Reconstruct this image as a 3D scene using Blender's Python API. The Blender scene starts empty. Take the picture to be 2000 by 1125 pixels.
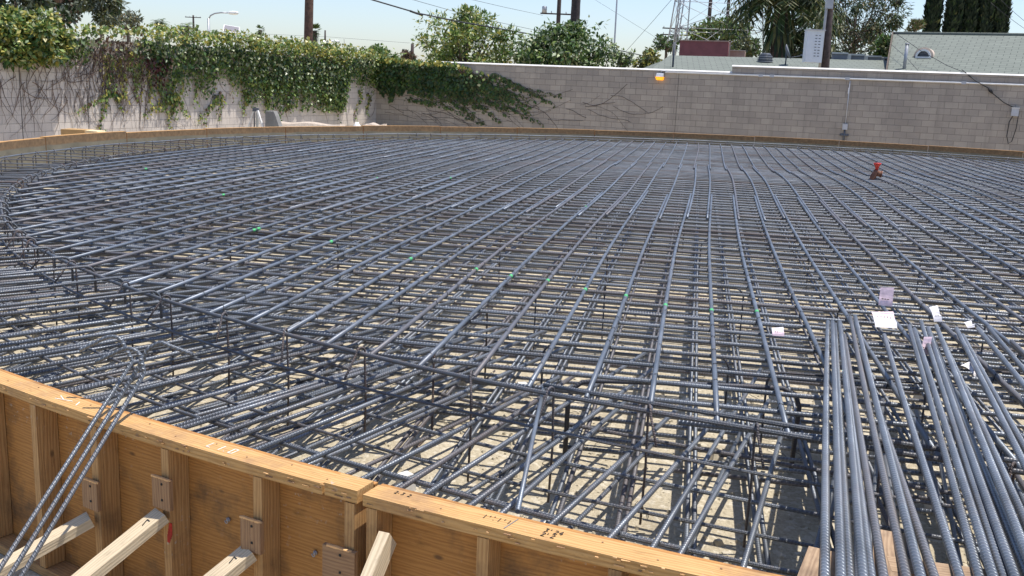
import bpy, math, random
import numpy as np
from mathutils import Matrix, Vector
random.seed(7); RNG = np.random.default_rng(7)
rad = math.radians
S = bpy.context.scene
COL = S.collection

# ---------------------------------------------------------------- camera
F, PITCH, ROLL, CZ = 1886.0, .2092, .0424, 2.05
cp, sp = math.cos(PITCH), math.sin(PITCH); cr, sr = math.cos(ROLL), math.sin(ROLL)
FWD = np.array([0, cp, -sp]); U0 = np.array([0, sp, cp]); R0 = np.array([1., 0, 0])
RT = cr * R0 + sr * U0; UP = -sr * R0 + cr * U0
cam = bpy.data.cameras.new('camera'); camo = bpy.data.objects.new('camera', cam); COL.objects.link(camo)
cam.sensor_width = 36; cam.lens = F / 2000 * 36; cam.clip_start = .05; cam.clip_end = 2000
m = Matrix.Identity(4)
for i in range(3):
    m[i][0] = RT[i]; m[i][1] = UP[i]; m[i][2] = -FWD[i]
m[2][3] = CZ
camo.matrix_world = m
S.camera = camo
EYE = np.array([0, 0, CZ])
def ray(x, y): return (x - 1000) * RT + (562.5 - y) * UP + F * FWD
def G(x, y, z):                       # survey: point of the photo at a known height
    d = ray(x, y); return EYE + d * ((z - CZ) / d[2])
def B(x, y, dist):                    # survey: point of the photo at a known distance ahead
    d = ray(x, y); return EYE + d * (dist / d[1])
def PX(p):
    p = np.asarray(p, float) - EYE; d = p @ FWD
    return 1000 + F * (p @ RT) / d, 562.5 - F * (p @ UP) / d
CEN = np.array([5.68, 15.47])         # centre of the round foundation
def pol(R, deg, z): return np.array([CEN[0] + R * math.cos(rad(deg)), CEN[1] + R * math.sin(rad(deg)), z])

# ---------------------------------------------------------------- light
SUN_H, SUN_E = 84.0, 74.0             # heading to the right of +Y, elevation
w = bpy.data.worlds.new('World'); S.world = w; w.use_nodes = True
nt = w.node_tree; nt.nodes.clear()
sky = nt.nodes.new('ShaderNodeTexSky'); sky.sky_type = 'NISHITA'; sky.sun_disc = False
sky.sun_elevation = rad(SUN_E); sky.sun_rotation = rad(SUN_H); sky.air_density = 1.0; sky.dust_density = .9; sky.ozone_density = 2.0
bg = nt.nodes.new('ShaderNodeBackground'); bg.inputs[1].default_value = .125
out = nt.nodes.new('ShaderNodeOutputWorld')
tint = nt.nodes.new('ShaderNodeMixRGB'); tint.blend_type = 'MULTIPLY'; tint.inputs[0].default_value = 1; tint.inputs[2].default_value = (1.13, 1.14, 1.25, 1)
nt.links.new(sky.outputs[0], tint.inputs[1]); nt.links.new(tint.outputs[0], bg.inputs[0]); nt.links.new(bg.outputs[0], out.inputs[0])
sl = bpy.data.lights.new('sun', 'SUN'); sl.energy = 5.0; sl.angle = rad(.5); sl.color = (1, .955, .89)
so = bpy.data.objects.new('sun', sl); COL.objects.link(so)
sd = Vector((math.sin(rad(SUN_H)) * math.cos(rad(SUN_E)), math.cos(rad(SUN_H)) * math.cos(rad(SUN_E)), math.sin(rad(SUN_E))))
so.rotation_euler = sd.to_track_quat('Z', 'Y').to_euler(); so.location = (20, 0, 40)
S.view_settings.view_transform = 'Standard'; S.view_settings.look = 'None'; S.view_settings.gamma = 1
S.view_settings.exposure = .28

# ---------------------------------------------------------------- materials
class NT:
    def __init__(s, name):
        s.m = bpy.data.materials.new(name); s.m.use_nodes = True; s.t = s.m.node_tree
        s.b = s.t.nodes['Principled BSDF']
    def n(s, typ, **kw):
        nd = s.t.nodes.new('ShaderNode' + typ)
        for k, v in kw.items():
            if k in nd.inputs.keys(): s.set(nd.inputs[k], v)
            else: setattr(nd, k, v)
        return nd
    def set(s, inp, v):
        if isinstance(v, bpy.types.NodeSocket): s.t.links.new(v, inp)
        else:
            if isinstance(v, tuple) and len(v) == 3 and inp.type == 'RGBA': v = v + (1,)
            inp.default_value = v
    def math(s, op, a, b=0., c=0.):
        nd = s.n('Math', operation=op); s.set(nd.inputs[0], a); s.set(nd.inputs[1], b); s.set(nd.inputs[2], c); return nd.outputs[0]
    def mix(s, f, a, b, mode='MIX'):
        nd = s.n('MixRGB', blend_type=mode); s.set(nd.inputs[0], f); s.set(nd.inputs[1], a); s.set(nd.inputs[2], b); return nd.outputs[0]
    def ramp(s, f, stops):
        nd = s.n('ValToRGB'); s.set(nd.inputs[0], f); e = nd.color_ramp.elements
        while len(e) < len(stops): e.new(.5)
        for el, (p, c) in zip(e, stops): el.position = p; el.color = tuple(c) + (1,) if len(c) == 3 else c
        return nd.outputs[0]
    def noise(s, vec, scale, detail=4, rough=.55):
        nd = s.n('TexNoise', Scale=scale, Detail=detail, Roughness=rough)
        if vec is not None: s.set(nd.inputs['Vector'], vec)
        return nd.outputs[0]
    def mapped(s, vec, scale=(1, 1, 1), rot=(0, 0, 0)):
        nd = s.n('Mapping'); s.set(nd.inputs[0], vec); nd.inputs['Scale'].default_value = scale; nd.inputs['Rotation'].default_value = rot; return nd.outputs[0]
    def bump(s, h, dist, strength=1.):
        nd = s.n('Bump', Strength=strength, Distance=dist); s.set(nd.inputs['Height'], h); s.set(s.b.inputs['Normal'], nd.outputs[0])
    def out(s, col=None, rough=None, metal=None, **kw):
        if col is not None: s.set(s.b.inputs['Base Color'], col)
        if rough is not None: s.set(s.b.inputs['Roughness'], rough)
        if metal is not None: s.set(s.b.inputs['Metallic'], metal)
        for k, v in kw.items(): s.set(s.b.inputs[k], v)
        return s.m

def geo(t): return t.n('NewGeometry').outputs['Position']
def uvn(t): return t.n('UVMap').outputs[0]

def steel(name, base, rib=1.0, period=.0165, rust=.25, rough=.42, metal=.65):
    t = NT(name); uv = t.n('SeparateXYZ'); t.set(uv.inputs[0], uvn(t)); u, v = uv.outputs[0], uv.outputs[1]
    oi = t.n('ObjectInfo').outputs['Random']
    pos = geo(t)
    c1 = t.noise(pos, 3.1, 5); c2 = t.noise(pos, 38, 3)
    b2 = tuple(x * 1.45 for x in base); b0 = tuple(x * .55 for x in base)
    col = t.ramp(c1, [(.25, b0), (.5, base), (.78, b2)])
    col = t.mix(t.math('MULTIPLY', oi, .6), col, tuple(x * .62 for x in base))
    rmask = t.math('MULTIPLY', t.ramp(t.math('ADD', t.math('MULTIPLY', c2, .55), t.math('MULTIPLY', t.noise(pos, 1.3, 3), .6)), [(.55, (0, 0, 0)), (.78, (1, 1, 1))]), rust)
    rmask = t.math('ADD', rmask, t.math('MULTIPLY', t.math('GREATER_THAN', oi, .86), rust * .9))
    col = t.mix(rmask, col, (.16, .095, .062)); col_ = col
    t.out(col, t.math('ADD', rough, t.math('MULTIPLY', rmask, .3)), t.math('SUBTRACT', metal, t.math('MULTIPLY', rmask, .5)))
    if rib > 0:
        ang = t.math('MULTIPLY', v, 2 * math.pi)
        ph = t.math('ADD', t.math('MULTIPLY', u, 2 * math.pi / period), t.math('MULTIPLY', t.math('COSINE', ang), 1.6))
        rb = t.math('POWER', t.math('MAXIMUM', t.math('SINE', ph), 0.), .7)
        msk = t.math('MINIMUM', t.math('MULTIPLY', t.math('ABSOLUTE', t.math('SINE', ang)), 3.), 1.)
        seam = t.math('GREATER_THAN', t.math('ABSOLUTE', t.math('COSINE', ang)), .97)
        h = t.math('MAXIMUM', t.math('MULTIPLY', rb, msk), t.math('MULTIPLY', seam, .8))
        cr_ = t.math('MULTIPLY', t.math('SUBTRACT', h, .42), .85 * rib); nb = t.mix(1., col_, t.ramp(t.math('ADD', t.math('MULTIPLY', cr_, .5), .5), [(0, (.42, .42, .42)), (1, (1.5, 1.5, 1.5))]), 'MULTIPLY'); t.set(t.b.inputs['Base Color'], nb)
        t.bump(h, .0035, rib)
    return t.m
M = {}
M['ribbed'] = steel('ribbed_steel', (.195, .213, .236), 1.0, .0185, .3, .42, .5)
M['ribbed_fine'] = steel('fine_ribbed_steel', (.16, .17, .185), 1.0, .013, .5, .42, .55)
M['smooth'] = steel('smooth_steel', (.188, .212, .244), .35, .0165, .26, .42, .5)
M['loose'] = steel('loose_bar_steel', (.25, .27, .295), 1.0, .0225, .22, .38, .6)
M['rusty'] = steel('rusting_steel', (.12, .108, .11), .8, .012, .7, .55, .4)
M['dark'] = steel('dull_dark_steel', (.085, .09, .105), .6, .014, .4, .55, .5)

def plain(name, col, rough=.7, metal=0., var=.25, scale=6., bump=0.):
    t = NT(name); p = geo(t); n = t.noise(p, scale, 5)
    c = t.ramp(n, [(.3, tuple(x * (1 - var) for x in col)), (.7, tuple(min(1, x * (1 + var)) for x in col))])
    t.out(c, rough, metal)
    if bump: t.bump(t.noise(p, scale * 6, 4), bump)
    return t.m

def wood(name, c_lo, c_hi, stain=0., stretch=(6, 6, .5), rough=.75, stain_col=(.09, .055, .03), rot=0.):
    t = NT(name); tc = uvn(t)
    v = t.mapped(tc, (1.6, 30, 1)); g = t.noise(v, 5, 6, .66)
    v2 = t.mapped(tc, (1.1, 9, 1)); ring = t.n('TexWave', Scale=2.6, Distortion=9.0, Detail=3.0); t.set(ring.inputs[0], v2); ring.bands_direction = 'Y'
    mixv = t.math('ADD', t.math('MULTIPLY', g, .75), t.math('MULTIPLY', ring.outputs['Fac'], .25))
    col = t.ramp(mixv, [(.28, c_lo), (.62, c_hi)])
    if stain:
        s1 = t.noise(tc, 3.2, 6, .65); col = t.mix(t.math('MULTIPLY', t.ramp(s1, [(.52, (0, 0, 0)), (.68, (1, 1, 1))]), stain), col, stain_col)
        kn = t.n('TexVoronoi', Scale=3.3); t.set(kn.inputs['Vector'], t.mapped(tc, (1, 2.1, 1))); col = t.mix(t.math('MULTIPLY', t.ramp(kn.outputs['Distance'], [(.03, (1, 1, 1)), (.075, (0, 0, 0))]), .75), col, (.07, .035, .018))
    sp_ = t.noise(tc, 42, 3, .5); sz = t.noise(tc, 2.1, 3); col = t.mix(t.math('MULTIPLY', t.math('MULTIPLY', t.ramp(sp_, [(.63, (0, 0, 0)), (.68, (1, 1, 1))]), t.ramp(sz, [(.5, (0, 0, 0)), (.65, (1, 1, 1))])), .55), col, (.44, .41, .37))
    dk = t.noise(t.mapped(tc, (1, 3, 1)), 6.5, 5, .7); col = t.mix(t.math('MULTIPLY', t.ramp(dk, [(.58, (0, 0, 0)), (.74, (1, 1, 1))]), .55), col, tuple(x * .4 for x in c_lo))
    t.out(col, rough); t.bump(t.math('ADD', mixv, t.math('MULTIPLY', dk, .6)), .002); return t.m
M['ply'] = wood('form_plywood', (.32, .138, .032), (.46, .22, .058), .85)
M['plate'] = wood('top_plate_pine', (.37, .195, .06), (.56, .33, .125), .9, stain_col=(.30, .17, .08))
M['stud'] = wood('stud_pine', (.33, .17, .06), (.50, .29, .115), .6)
M['brace'] = wood('weathered_brace_pine', (.46, .36, .23), (.64, .52, .35), .25, stain_col=(.22, .17, .12))
M['gusset'] = wood('gusset_plywood', (.24, .13, .065), (.36, .21, .105), .2)
M['scrap'] = wood('scrap_board_wood', (.24, .15, .085), (.38, .26, .155), .6)
M['splinter'] = plain('splintered_wood', (.75, .45, .2), .6)
def innerply():
    t = NT('stained_inner_form_face'); p = geo(t); sx = t.n('SeparateXYZ'); t.set(sx.inputs[0], p)
    n = t.noise(p, 2.2, 6, .6); n2 = t.noise(p, 14, 4)
    grey = t.ramp(n, [(.3, (.13, .115, .08)), (.7, (.23, .205, .145))]); brown = t.ramp(n2, [(.3, (.13, .08, .04)), (.7, (.24, .15, .075))])
    zz = t.math('ADD', sx.outputs[2], t.math('MULTIPLY', t.math('SUBTRACT', n, .5), .07))
    col = t.mix(t.ramp(zz, [(.635, (0, 0, 0)), (.66, (1, 1, 1))]), grey, brown)
    return t.out(col, .8)
M['inner'] = innerply()
def ground():
    t = NT('sandy_gravel'); p = geo(t)
    n = t.noise(p, .9, 6); n2 = t.noise(p, 55, 4, .7); vo = t.n('TexVoronoi', Scale=34.); t.set(vo.inputs['Vector'], p)
    c = t.ramp(n, [(.3, (.35, .295, .195)), (.7, (.48, .415, .29))]); c = t.mix(.45, c, t.ramp(n2, [(.3, (.24, .195, .125)), (.68, (.68, .60, .45))]))
    c = t.mix(t.math('MULTIPLY', t.math('GREATER_THAN', vo.outputs['Color'], .75), .4), c, (.70, .64, .52))
    c = t.mix(t.math('MULTIPLY', t.ramp(t.noise(p, 3.3, 5, .65), [(.52, (0, 0, 0)), (.7, (1, 1, 1))]), .45), c, (.22, .175, .11))
    t.out(c, .95); t.bump(t.math('ADD', t.math('MULTIPLY', t.ramp(vo.outputs['Distance'], [(0, (1, 1, 1)), (.6, (0, 0, 0))]), .6), n2), .012); return t.m
M['ground'] = ground()
M['pebble'] = plain('pale_pebble', (.44, .385, .28), .9, 0, .3, 40)
def blocks(name, c1, c2, mortar, mort_size=.007):
    t = NT(name); uv = uvn(t)
    br = t.n('TexBrick', Scale=1.0); t.set(br.inputs['Vector'], uv); br.offset = .5
    br.inputs['Color1'].default_value = c1 + (1,); br.inputs['Color2'].default_value = c2 + (1,); br.inputs['Mortar'].default_value = mortar + (1,)
    br.inputs['Mortar Size'].default_value = mort_size; br.inputs['Mortar Smooth'].default_value = .3; br.inputs['Bias'].default_value = 0
    br.inputs['Brick Width'].default_value = .4064; br.inputs['Row Height'].default_value = .2032
    n = t.noise(uv, 1.1, 5); n2 = t.noise(uv, 45, 3)
    c = t.mix(.55, br.outputs['Color'], t.ramp(n, [(.3, (.72, .70, .70)), (.7, (1.12, 1.08, 1.04))]), 'MULTIPLY')
    c = t.mix(.25, c, t.ramp(n2, [(.3, (.7, .7, .7)), (.7, (1.2, 1.2, 1.2))]), 'MULTIPLY')
    vstain = t.noise(t.mapped(uv, (5, .35, 1)), 1.2, 4); c = t.mix(t.math('MULTIPLY', t.ramp(vstain, [(.52, (0, 0, 0)), (.75, (1, 1, 1))]), .42), c, tuple(x * .5 for x in c1))
    t.out(c, .92)
    t.bump(t.math('ADD', t.math('MULTIPLY', br.outputs['Fac'], -1.), t.math('MULTIPLY', n2, .25)), .006); return t.m
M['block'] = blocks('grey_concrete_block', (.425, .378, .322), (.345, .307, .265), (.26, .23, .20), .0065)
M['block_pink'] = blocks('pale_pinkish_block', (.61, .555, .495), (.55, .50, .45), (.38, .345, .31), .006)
M['cap'] = plain('white_cap', (.66, .64, .60), .7, 0, .06)
M['conduit'] = plain('pale_conduit', (.80, .79, .77), .45, 0, .08)
M['greybox'] = plain('grey_box_metal', (.46, .47, .50), .5, .1, .08)
M['cabinet'] = plain('cabinet_paint', (.62, .66, .70), .5, .1, .05)
M['slot'] = plain('dark_slot', (.10, .11, .13), .8)
M['black'] = plain('black_rubber', (.012, .012, .014), .6)
M['wire'] = plain('overhead_wire_black', (.03, .03, .035), .6)
M['pole'] = plain('creosote_pole', (.085, .045, .03), .85, 0, .45, 9, .004)
M['pole_dark'] = plain('dark_pole', (.055, .04, .038), .9, 0, .4, 9, .004)
M['galv'] = plain('galvanised_steel', (.36, .37, .39), .45, .4, .12)
M['lamp_head'] = plain('white_lamp_head', (.72, .72, .70), .4)
M['white'] = plain('white_paint', (.78, .77, .74), .5, 0, .06)
M['stucco'] = plain('beige_stucco', (.52, .42, .34), .9, 0, .12, 20)
M['maroon'] = plain('maroon_metal', (.25, .075, .075), .6, .1, .15, 3)
M['tan'] = plain('tan_box', (.42, .27, .21), .8, 0, .15)
M['greyblock'] = plain('dark_grey_panel', (.16, .17, .19), .8, 0, .12)
M['lightframe'] = plain('pale_frame', (.46, .46, .43), .8, 0, .1)
M['card'] = plain('cardboard', (.40, .25, .11), .85, 0, .1)
M['card_light'] = plain('cardboard_inside', (.70, .55, .33), .85, 0, .08)
M['tarp'] = plain('grey_tarp', (.21, .205, .19), .85, 0, .2, 5, .01)
M['sand'] = plain('pale_mortar_heap', (.48, .40, .32), .95, 0, .15, 8, .02)
M['paper'] = plain('tag_paper', (.70, .67, .68), .7, 0, .04, 30)
M['paper_pink'] = plain('tag_paper_pink', (.74, .56, .60), .7, 0, .18, 40)
M['paper_red'] = plain('tag_red_print', (.62, .04, .07), .6)
M['ink'] = plain('black_ink', (.02, .02, .02), .8)
M['chalk'] = plain('white_chalk', (.82, .77, .68), .9)
M['red'] = plain('red_plastic', (.72, .06, .04), .4, 0, .1)
M['rustpipe'] = plain('brown_rusted_pipe', (.20, .085, .05), .75, 0, .35, 14, .003)
M['redpaint'] = plain('red_spray_paint', (.42, .03, .02), .8, 0, .3, 30)
M['green'] = plain('green_spray_paint', (.08, .42, .15), .7, 0, .2, 30)
M['solar'] = plain('solar_cells', (.17, .16, .18), .6, 0, .05)
M['concrete'] = plain('concrete_spacer', (.58, .56, .52), .9, 0, .12, 20)
M['bark'] = plain('bark', (.11, .085, .065), .95, 0, .4, 10, .01)
def amber():
    t = NT('amber_lit_lens'); t.out((.9, .42, .03), .3); t.set(t.b.inputs['Emission Color'], (1, .36, .01)); t.set(t.b.inputs['Emission Strength'], .9); return t.m
M['amber'] = amber()
def shingle():
    t = NT('green_grey_shingle'); uv = uvn(t)
    br = t.n('TexBrick', Scale=1.0); t.set(br.inputs['Vector'], uv); br.offset = .5
    br.inputs['Color1'].default_value = (.17, .188, .16, 1); br.inputs['Color2'].default_value = (.15, .167, .142, 1); br.inputs['Mortar'].default_value = (.075, .085, .072, 1)
    br.inputs['Mortar Size'].default_value = .016; br.inputs['Brick Width'].default_value = .5; br.inputs['Row Height'].default_value = .30
    n = t.noise(t.mapped(uv, (.7, 3, 1)), 2.3, 5)
    return t.out(t.mix(.5, br.outputs['Color'], t.ramp(n, [(.3, (.78, .78, .78)), (.7, (1.2, 1.2, 1.2))]), 'MULTIPLY'), .95)
M['shingle'] = shingle()
def leafm(name, col, rough=.5, trans=.25):
    t = NT(name); oi = t.noise(geo(t), 2.6, 3)
    c = t.ramp(oi, [(.3, tuple(x * .7 for x in col)), (.7, tuple(x * 1.3 for x in col))])
    t.out(c, rough)
    tr = t.n('BsdfTranslucent'); t.set(tr.inputs[0], c); mx = t.n('MixShader'); mx.inputs[0].default_value = trans
    o = t.t.nodes['Material Output']; t.t.links.new(t.b.outputs[0], mx.inputs[1]); t.t.links.new(tr.outputs[0], mx.inputs[2]); t.t.links.new(mx.outputs[0], o.inputs[0])
    return t.m
L = {}
L['green'] = leafm('leaf_green', (.075, .14, .03), .45)
L['dark'] = leafm('leaf_dark_green', (.036, .072, .02), .5)
L['light'] = leafm('leaf_light_green', (.20, .27, .065), .42)
L['yellow'] = leafm('leaf_yellow_green', (.38, .34, .075), .45)
L['pale'] = leafm('leaf_pale_shiny', (.34, .37, .20), .3)
L['dry'] = leafm('leaf_dry_brown', (.12, .075, .05), .8, .1)
L['red'] = leafm('leaf_dark_red', (.10, .025, .028), .6)
L['olive'] = leafm('leaf_olive', (.115, .12, .04), .6)
L['grey'] = leafm('leaf_grey_green', (.095, .115, .08), .7)
L['cypress'] = leafm('leaf_cypress', (.016, .030, .013), .8, .08)
L['straw'] = leafm('leaf_straw', (.24, .19, .10), .8, .15)
L['stem'] = plain('dry_stem', (.19, .135, .105), .9, 0, .3)
L['stem_dark'] = plain('dark_stem', (.07, .045, .04), .9, 0, .3)

# ---------------------------------------------------------------- builders
def tag(o, label=None, cat=None, group=None, kind=None):
    if label: o['label'] = label
    if cat: o['category'] = cat
    if group: o['group'] = group
    if kind: o['kind'] = kind
    return o
def link(name, me, parent=None):
    o = bpy.data.objects.new(name, me); COL.objects.link(o)
    if parent: o.parent = parent
    return o
def empty(name, loc=(0, 0, 0)):
    o = bpy.data.objects.new(name, None); COL.objects.link(o); o.location = tuple(loc); o.empty_display_size = .1
    return o
class MB:
    """collects shapes with UVs and material slots and links them as one mesh object"""
    def __init__(s): s.v = []; s.f = []; s.uv = []; s.mi = []; s.sm = []; s.mats = []
    def slot(s, mat):
        if mat not in s.mats: s.mats.append(mat)
        return s.mats.index(mat)
    def face(s, idx, uv, mat, smooth=False):
        s.f.append(tuple(idx)); s.uv.extend(uv); s.mi.append(s.slot(mat)); s.sm.append(smooth)
    def poly(s, pts, mat, uv=None, smooth=False):
        b = len(s.v); s.v.extend(tuple(map(float, p)) for p in pts)
        if uv is None: uv = [(p[0], p[1]) for p in pts]
        s.face(range(b, b + len(pts)), uv, mat, smooth)
    def hexa(s, c, mat, longest=None):
        """8 corners: bottom ring 0-3, top ring 4-7"""
        c = [np.asarray(p, float) for p in c]
        for q in ((0, 3, 2, 1), (4, 5, 6, 7), (0, 1, 5, 4), (1, 2, 6, 5), (2, 3, 7, 6), (3, 0, 4, 7)):
            p = [c[i] for i in q]
            e1 = np.linalg.norm(p[1] - p[0]); e2 = np.linalg.norm(p[2] - p[1])
            o = (c[0][0] * 1.37 + c[0][1] * .71) % 7
            uv = [(o, o), (o + e1, o), (o + e1, o + e2), (o, o + e2)]
            if e2 > e1: uv = [(b_, a_) for a_, b_ in uv]
            s.poly(p, mat, uv)
    def box(s, cen, size, mat, rot=None):
        cen = np.asarray(cen, float); hx, hy, hz = [x / 2 for x in size]
        R = np.eye(3) if rot is None else np.asarray(rot)
        c = [cen + R @ np.array([x, y, z]) for z in (-hz, hz) for x, y in ((-hx, -hy), (hx, -hy), (hx, hy), (-hx, hy))]
        s.hexa(c, mat)
    def beam(s, a, b, wdt, thk, mat, up=(0, 0, 1)):
        a = np.asarray(a, float); b = np.asarray(b, float); d = b - a; L_ = np.linalg.norm(d); d /= L_
        x = np.cross(d, up); x /= np.linalg.norm(x); z = np.cross(x, d)
        s.box((a + b) / 2, (L_, wdt, thk), mat, np.column_stack([d, -x, z]))
    def tube(s, pts, r, mat, sides=8, cap=True, smooth=True, u0=0.):
        P = np.asarray(pts, float); n = len(P)
        rr = np.broadcast_to(np.asarray(r, float), (n,))
        T = np.empty_like(P); T[1:-1] = P[2:] - P[:-2]; T[0] = P[1] - P[0]; T[-1] = P[-1] - P[-2]
        T /= np.linalg.norm(T, axis=1)[:, None]
        ref = np.array([0, 0, 1.]) if abs(T[0][2]) < .9 else np.array([1., 0, 0])
        a = np.cross(T[0], ref); a /= np.linalg.norm(a)
        b0 = len(s.v); un = np.concatenate([[0], np.cumsum(np.linalg.norm(np.diff(P, axis=0), axis=1))]) + u0
        cs = [(math.cos(2 * math.pi * k / sides), math.sin(2 * math.pi * k / sides)) for k in range(sides)]
        for i in range(n):
            a = a - T[i] * (a @ T[i]); a /= np.linalg.norm(a); b = np.cross(T[i], a)
            for c_, s_ in cs: s.v.append(tuple(P[i] + rr[i] * (c_ * a + s_ * b)))
        for i in range(n - 1):
            for k in range(sides):
                k2 = (k + 1) % sides; o = b0 + i * sides; q = o + sides
                s.face((o + k, o + k2, q + k2, q + k), [(un[i], k / sides), (un[i], (k + 1) / sides), (un[i + 1], (k + 1) / sides), (un[i + 1], k / sides)], mat, smooth)
        if cap:
            s.face([b0 + k for k in range(sides)][::-1], [(un[0], .25)] * sides, mat); e = b0 + (n - 1) * sides
            s.face([e + k for k in range(sides)], [(un[-1], .25)] * sides, mat)
    def lathe(s, prof, cen, mat, sides=16, axis=(0, 0, 1), smooth=True):
        ax = np.asarray(axis, float); ax /= np.linalg.norm(ax)
        pts = [np.asarray(cen, float) + ax * h for r, h in prof]
        for i in range(len(pts) - 1):       # keep consecutive rings distinct
            if np.allclose(pts[i], pts[i + 1]): pts[i + 1] = pts[i + 1] + ax * 1e-4
        s.tube(pts, [max(r, 1e-4) for r, h in prof], mat, sides, True, smooth)
    def build(s, name, parent=None):
        me = bpy.data.meshes.new(name); me.from_pydata(s.v, [], s.f)
        for mt in s.mats: me.materials.append(mt)
        me.polygons.foreach_set('material_index', s.mi); me.polygons.foreach_set('use_smooth', s.sm)
        uvl = me.uv_layers.new(name='UVMap'); uvl.data.foreach_set('uv', np.asarray(s.uv, float).ravel())
        me.update(); return link(name, me, parent)

def leaves(name, P, D, N, ln, wd, mats, mi, parent=None):
    """leaf-shaped quads: P base points, D direction, N normal, per-leaf length and width"""
    P, D, N = map(lambda a: np.asarray(a, float), (P, D, N)); n = len(P)
    D = D / (np.linalg.norm(D, axis=1)[:, None] + 1e-9)
    X = np.cross(D, N); X /= (np.linalg.norm(X, axis=1)[:, None] + 1e-9); Nn = np.cross(X, D)
    ln = np.broadcast_to(ln, (n,))[:, None]; wd = np.broadcast_to(wd, (n,))[:, None]
    V = np.empty((n, 4, 3)); V[:, 0] = P; V[:, 1] = P + D * ln * .45 + X * wd * .5 + Nn * wd * .12; V[:, 2] = P + D * ln; V[:, 3] = P + D * ln * .45 - X * wd * .5 + Nn * wd * .12
    me = bpy.data.meshes.new(name); me.vertices.add(n * 4); me.vertices.foreach_set('co', V.ravel())
    me.loops.add(n * 4); me.loops.foreach_set('vertex_index', np.arange(n * 4, dtype=np.int32))
    me.polygons.add(n); me.polygons.foreach_set('loop_start', np.arange(0, n * 4, 4, dtype=np.int32)); me.polygons.foreach_set('loop_total', np.full(n, 4, dtype=np.int32))
    for mt in mats: me.materials.append(mt)
    me.polygons.foreach_set('material_index', np.asarray(mi, dtype=np.int32)); me.update(calc_edges=True); me.validate()
    return link(name, me, parent)
def rvec(n): v = RNG.normal(size=(n, 3)); return v / np.linalg.norm(v, axis=1)[:, None]

# ================================================================ GROUND
g = MB(); E_ = 600
g.poly([(-E_, -60, 0), (E_, -60, 0), (E_, E_, 0), (-E_, E_, 0)], M['ground'])
tag(g.build('ground'), kind='structure')
pb = MB()
for i in range(9000):
    r = 13.8 - 7.5 * random.random() ** 1.6; a = random.uniform(-150, -95); p = pol(r, a, 0)
    s_ = random.uniform(.005, .017) * (1 if random.random() < .93 else random.uniform(1.5, 3.2))
    k = random.uniform(0, 6.28); c = [p + np.array([math.cos(k + j * 1.57) * s_ * random.uniform(.7, 1.2), math.sin(k + j * 1.57) * s_ * random.uniform(.7, 1.2), -.002]) for j in range(4)]
    t_ = [p + (q - p) * random.uniform(.35, .7) + np.array([0, 0, s_ * random.uniform(.6, 1.1)]) for q in c]
    pb.hexa(c + t_, M['pebble'])
tag(pb.build('gravel'), 'pale loose gravel lying on the sandy bed under the steel', 'gravel', kind='stuff')

wb = MB()
for i in range(70):
    p = pol(13.8 - 4.5 * random.random(), random.uniform(-130, -100), .012); k = random.uniform(0, 6.28); q = [p]
    for j in range(6): k += random.uniform(-.9, .9); q.append(q[-1] + np.array([math.cos(k) * .035, math.sin(k) * .035, random.uniform(-.004, .006)]))
    wb.tube(q, .0018, M['black'], 4, False)
tag(wb.build('wire_scrap'), 'curled black scraps of tie wire littering the sand', 'wire', kind='stuff')
# ================================================================ FORMWORK
TOP = .78; RI = 13.96
def arc_slab(mb, r0, r1, a0, a1, z0, z1, mat, seg=5, mat_in=None):
    """curved board between two radii; inner face may take another material"""
    A = np.linspace(a0, a1, seg + 1); um = rad(a1 - a0) * r1
    for i in range(seg):
        u = [um * i / seg + a0 * .37, um * (i + 1) / seg + a0 * .37]
        i0, i1 = pol(r0, A[i], z0), pol(r0, A[i + 1], z0); o0, o1 = pol(r1, A[i], z0), pol(r1, A[i + 1], z0)
        h = np.array([0, 0, z1 - z0]); W_ = r1 - r0
        mb.poly([i1, i0, i0 + h, i1 + h], mat_in or mat, [(u[1], 0), (u[0], 0), (u[0], h[2]), (u[1], h[2])])
        mb.poly([o0, o1, o1 + h, o0 + h], mat, [(u[0], 0), (u[1], 0), (u[1], h[2]), (u[0], h[2])])
        mb.poly([i0 + h, o0 + h, o1 + h, i1 + h], mat, [(u[0], 0), (u[0], W_), (u[1], W_), (u[1], 0)])
        mb.poly([i0, i1, o1, o0], mat, [(u[0], 0), (u[1], 0), (u[1], W_), (u[0], W_)])
    for a, fl in ((a0, 1), (a1, -1)):
        q = [pol(r0, a, z0), pol(r1, a, z0), pol(r1, a, z1), pol(r0, a, z1)][::fl]
        mb.poly(q, mat, [(0, 0), (0, .1), (.3, .1), (.3, 0)])
def radial_box(mb, r0, r1, a, width, z0, z1, mat):
    d = np.array([math.cos(rad(a)), math.sin(rad(a)), 0]); t = np.array([-d[1], d[0], 0]); c = np.array([CEN[0], CEN[1], 0])
    q = [c + d * r0 - t * width / 2, c + d * r1 - t * width / 2, c + d * r1 + t * width / 2, c + d * r0 + t * width / 2]
    mb.hexa([p + np.array([0, 0, z0]) for p in q] + [p + np.array([0, 0, z1]) for p in q], mat)
STUDS = {-125.8: (.17, 1.8, 3.4, 4.95, 6.53, 8.3, 9.83), None: (.17, 1.75, 3.4, 5.0, 6.6, 8.25, 9.83)}
panels = {}
def where(a):
    if a < -114 and a > -126: return 'orange plywood form panel in front of the camera with pale wooden braces'
    return None
GUSSETS = {-125.8: ((4.88, .475), (6.5, .585), (8.22, .54), (9.70, .535)), -115.8: ()}
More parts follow.
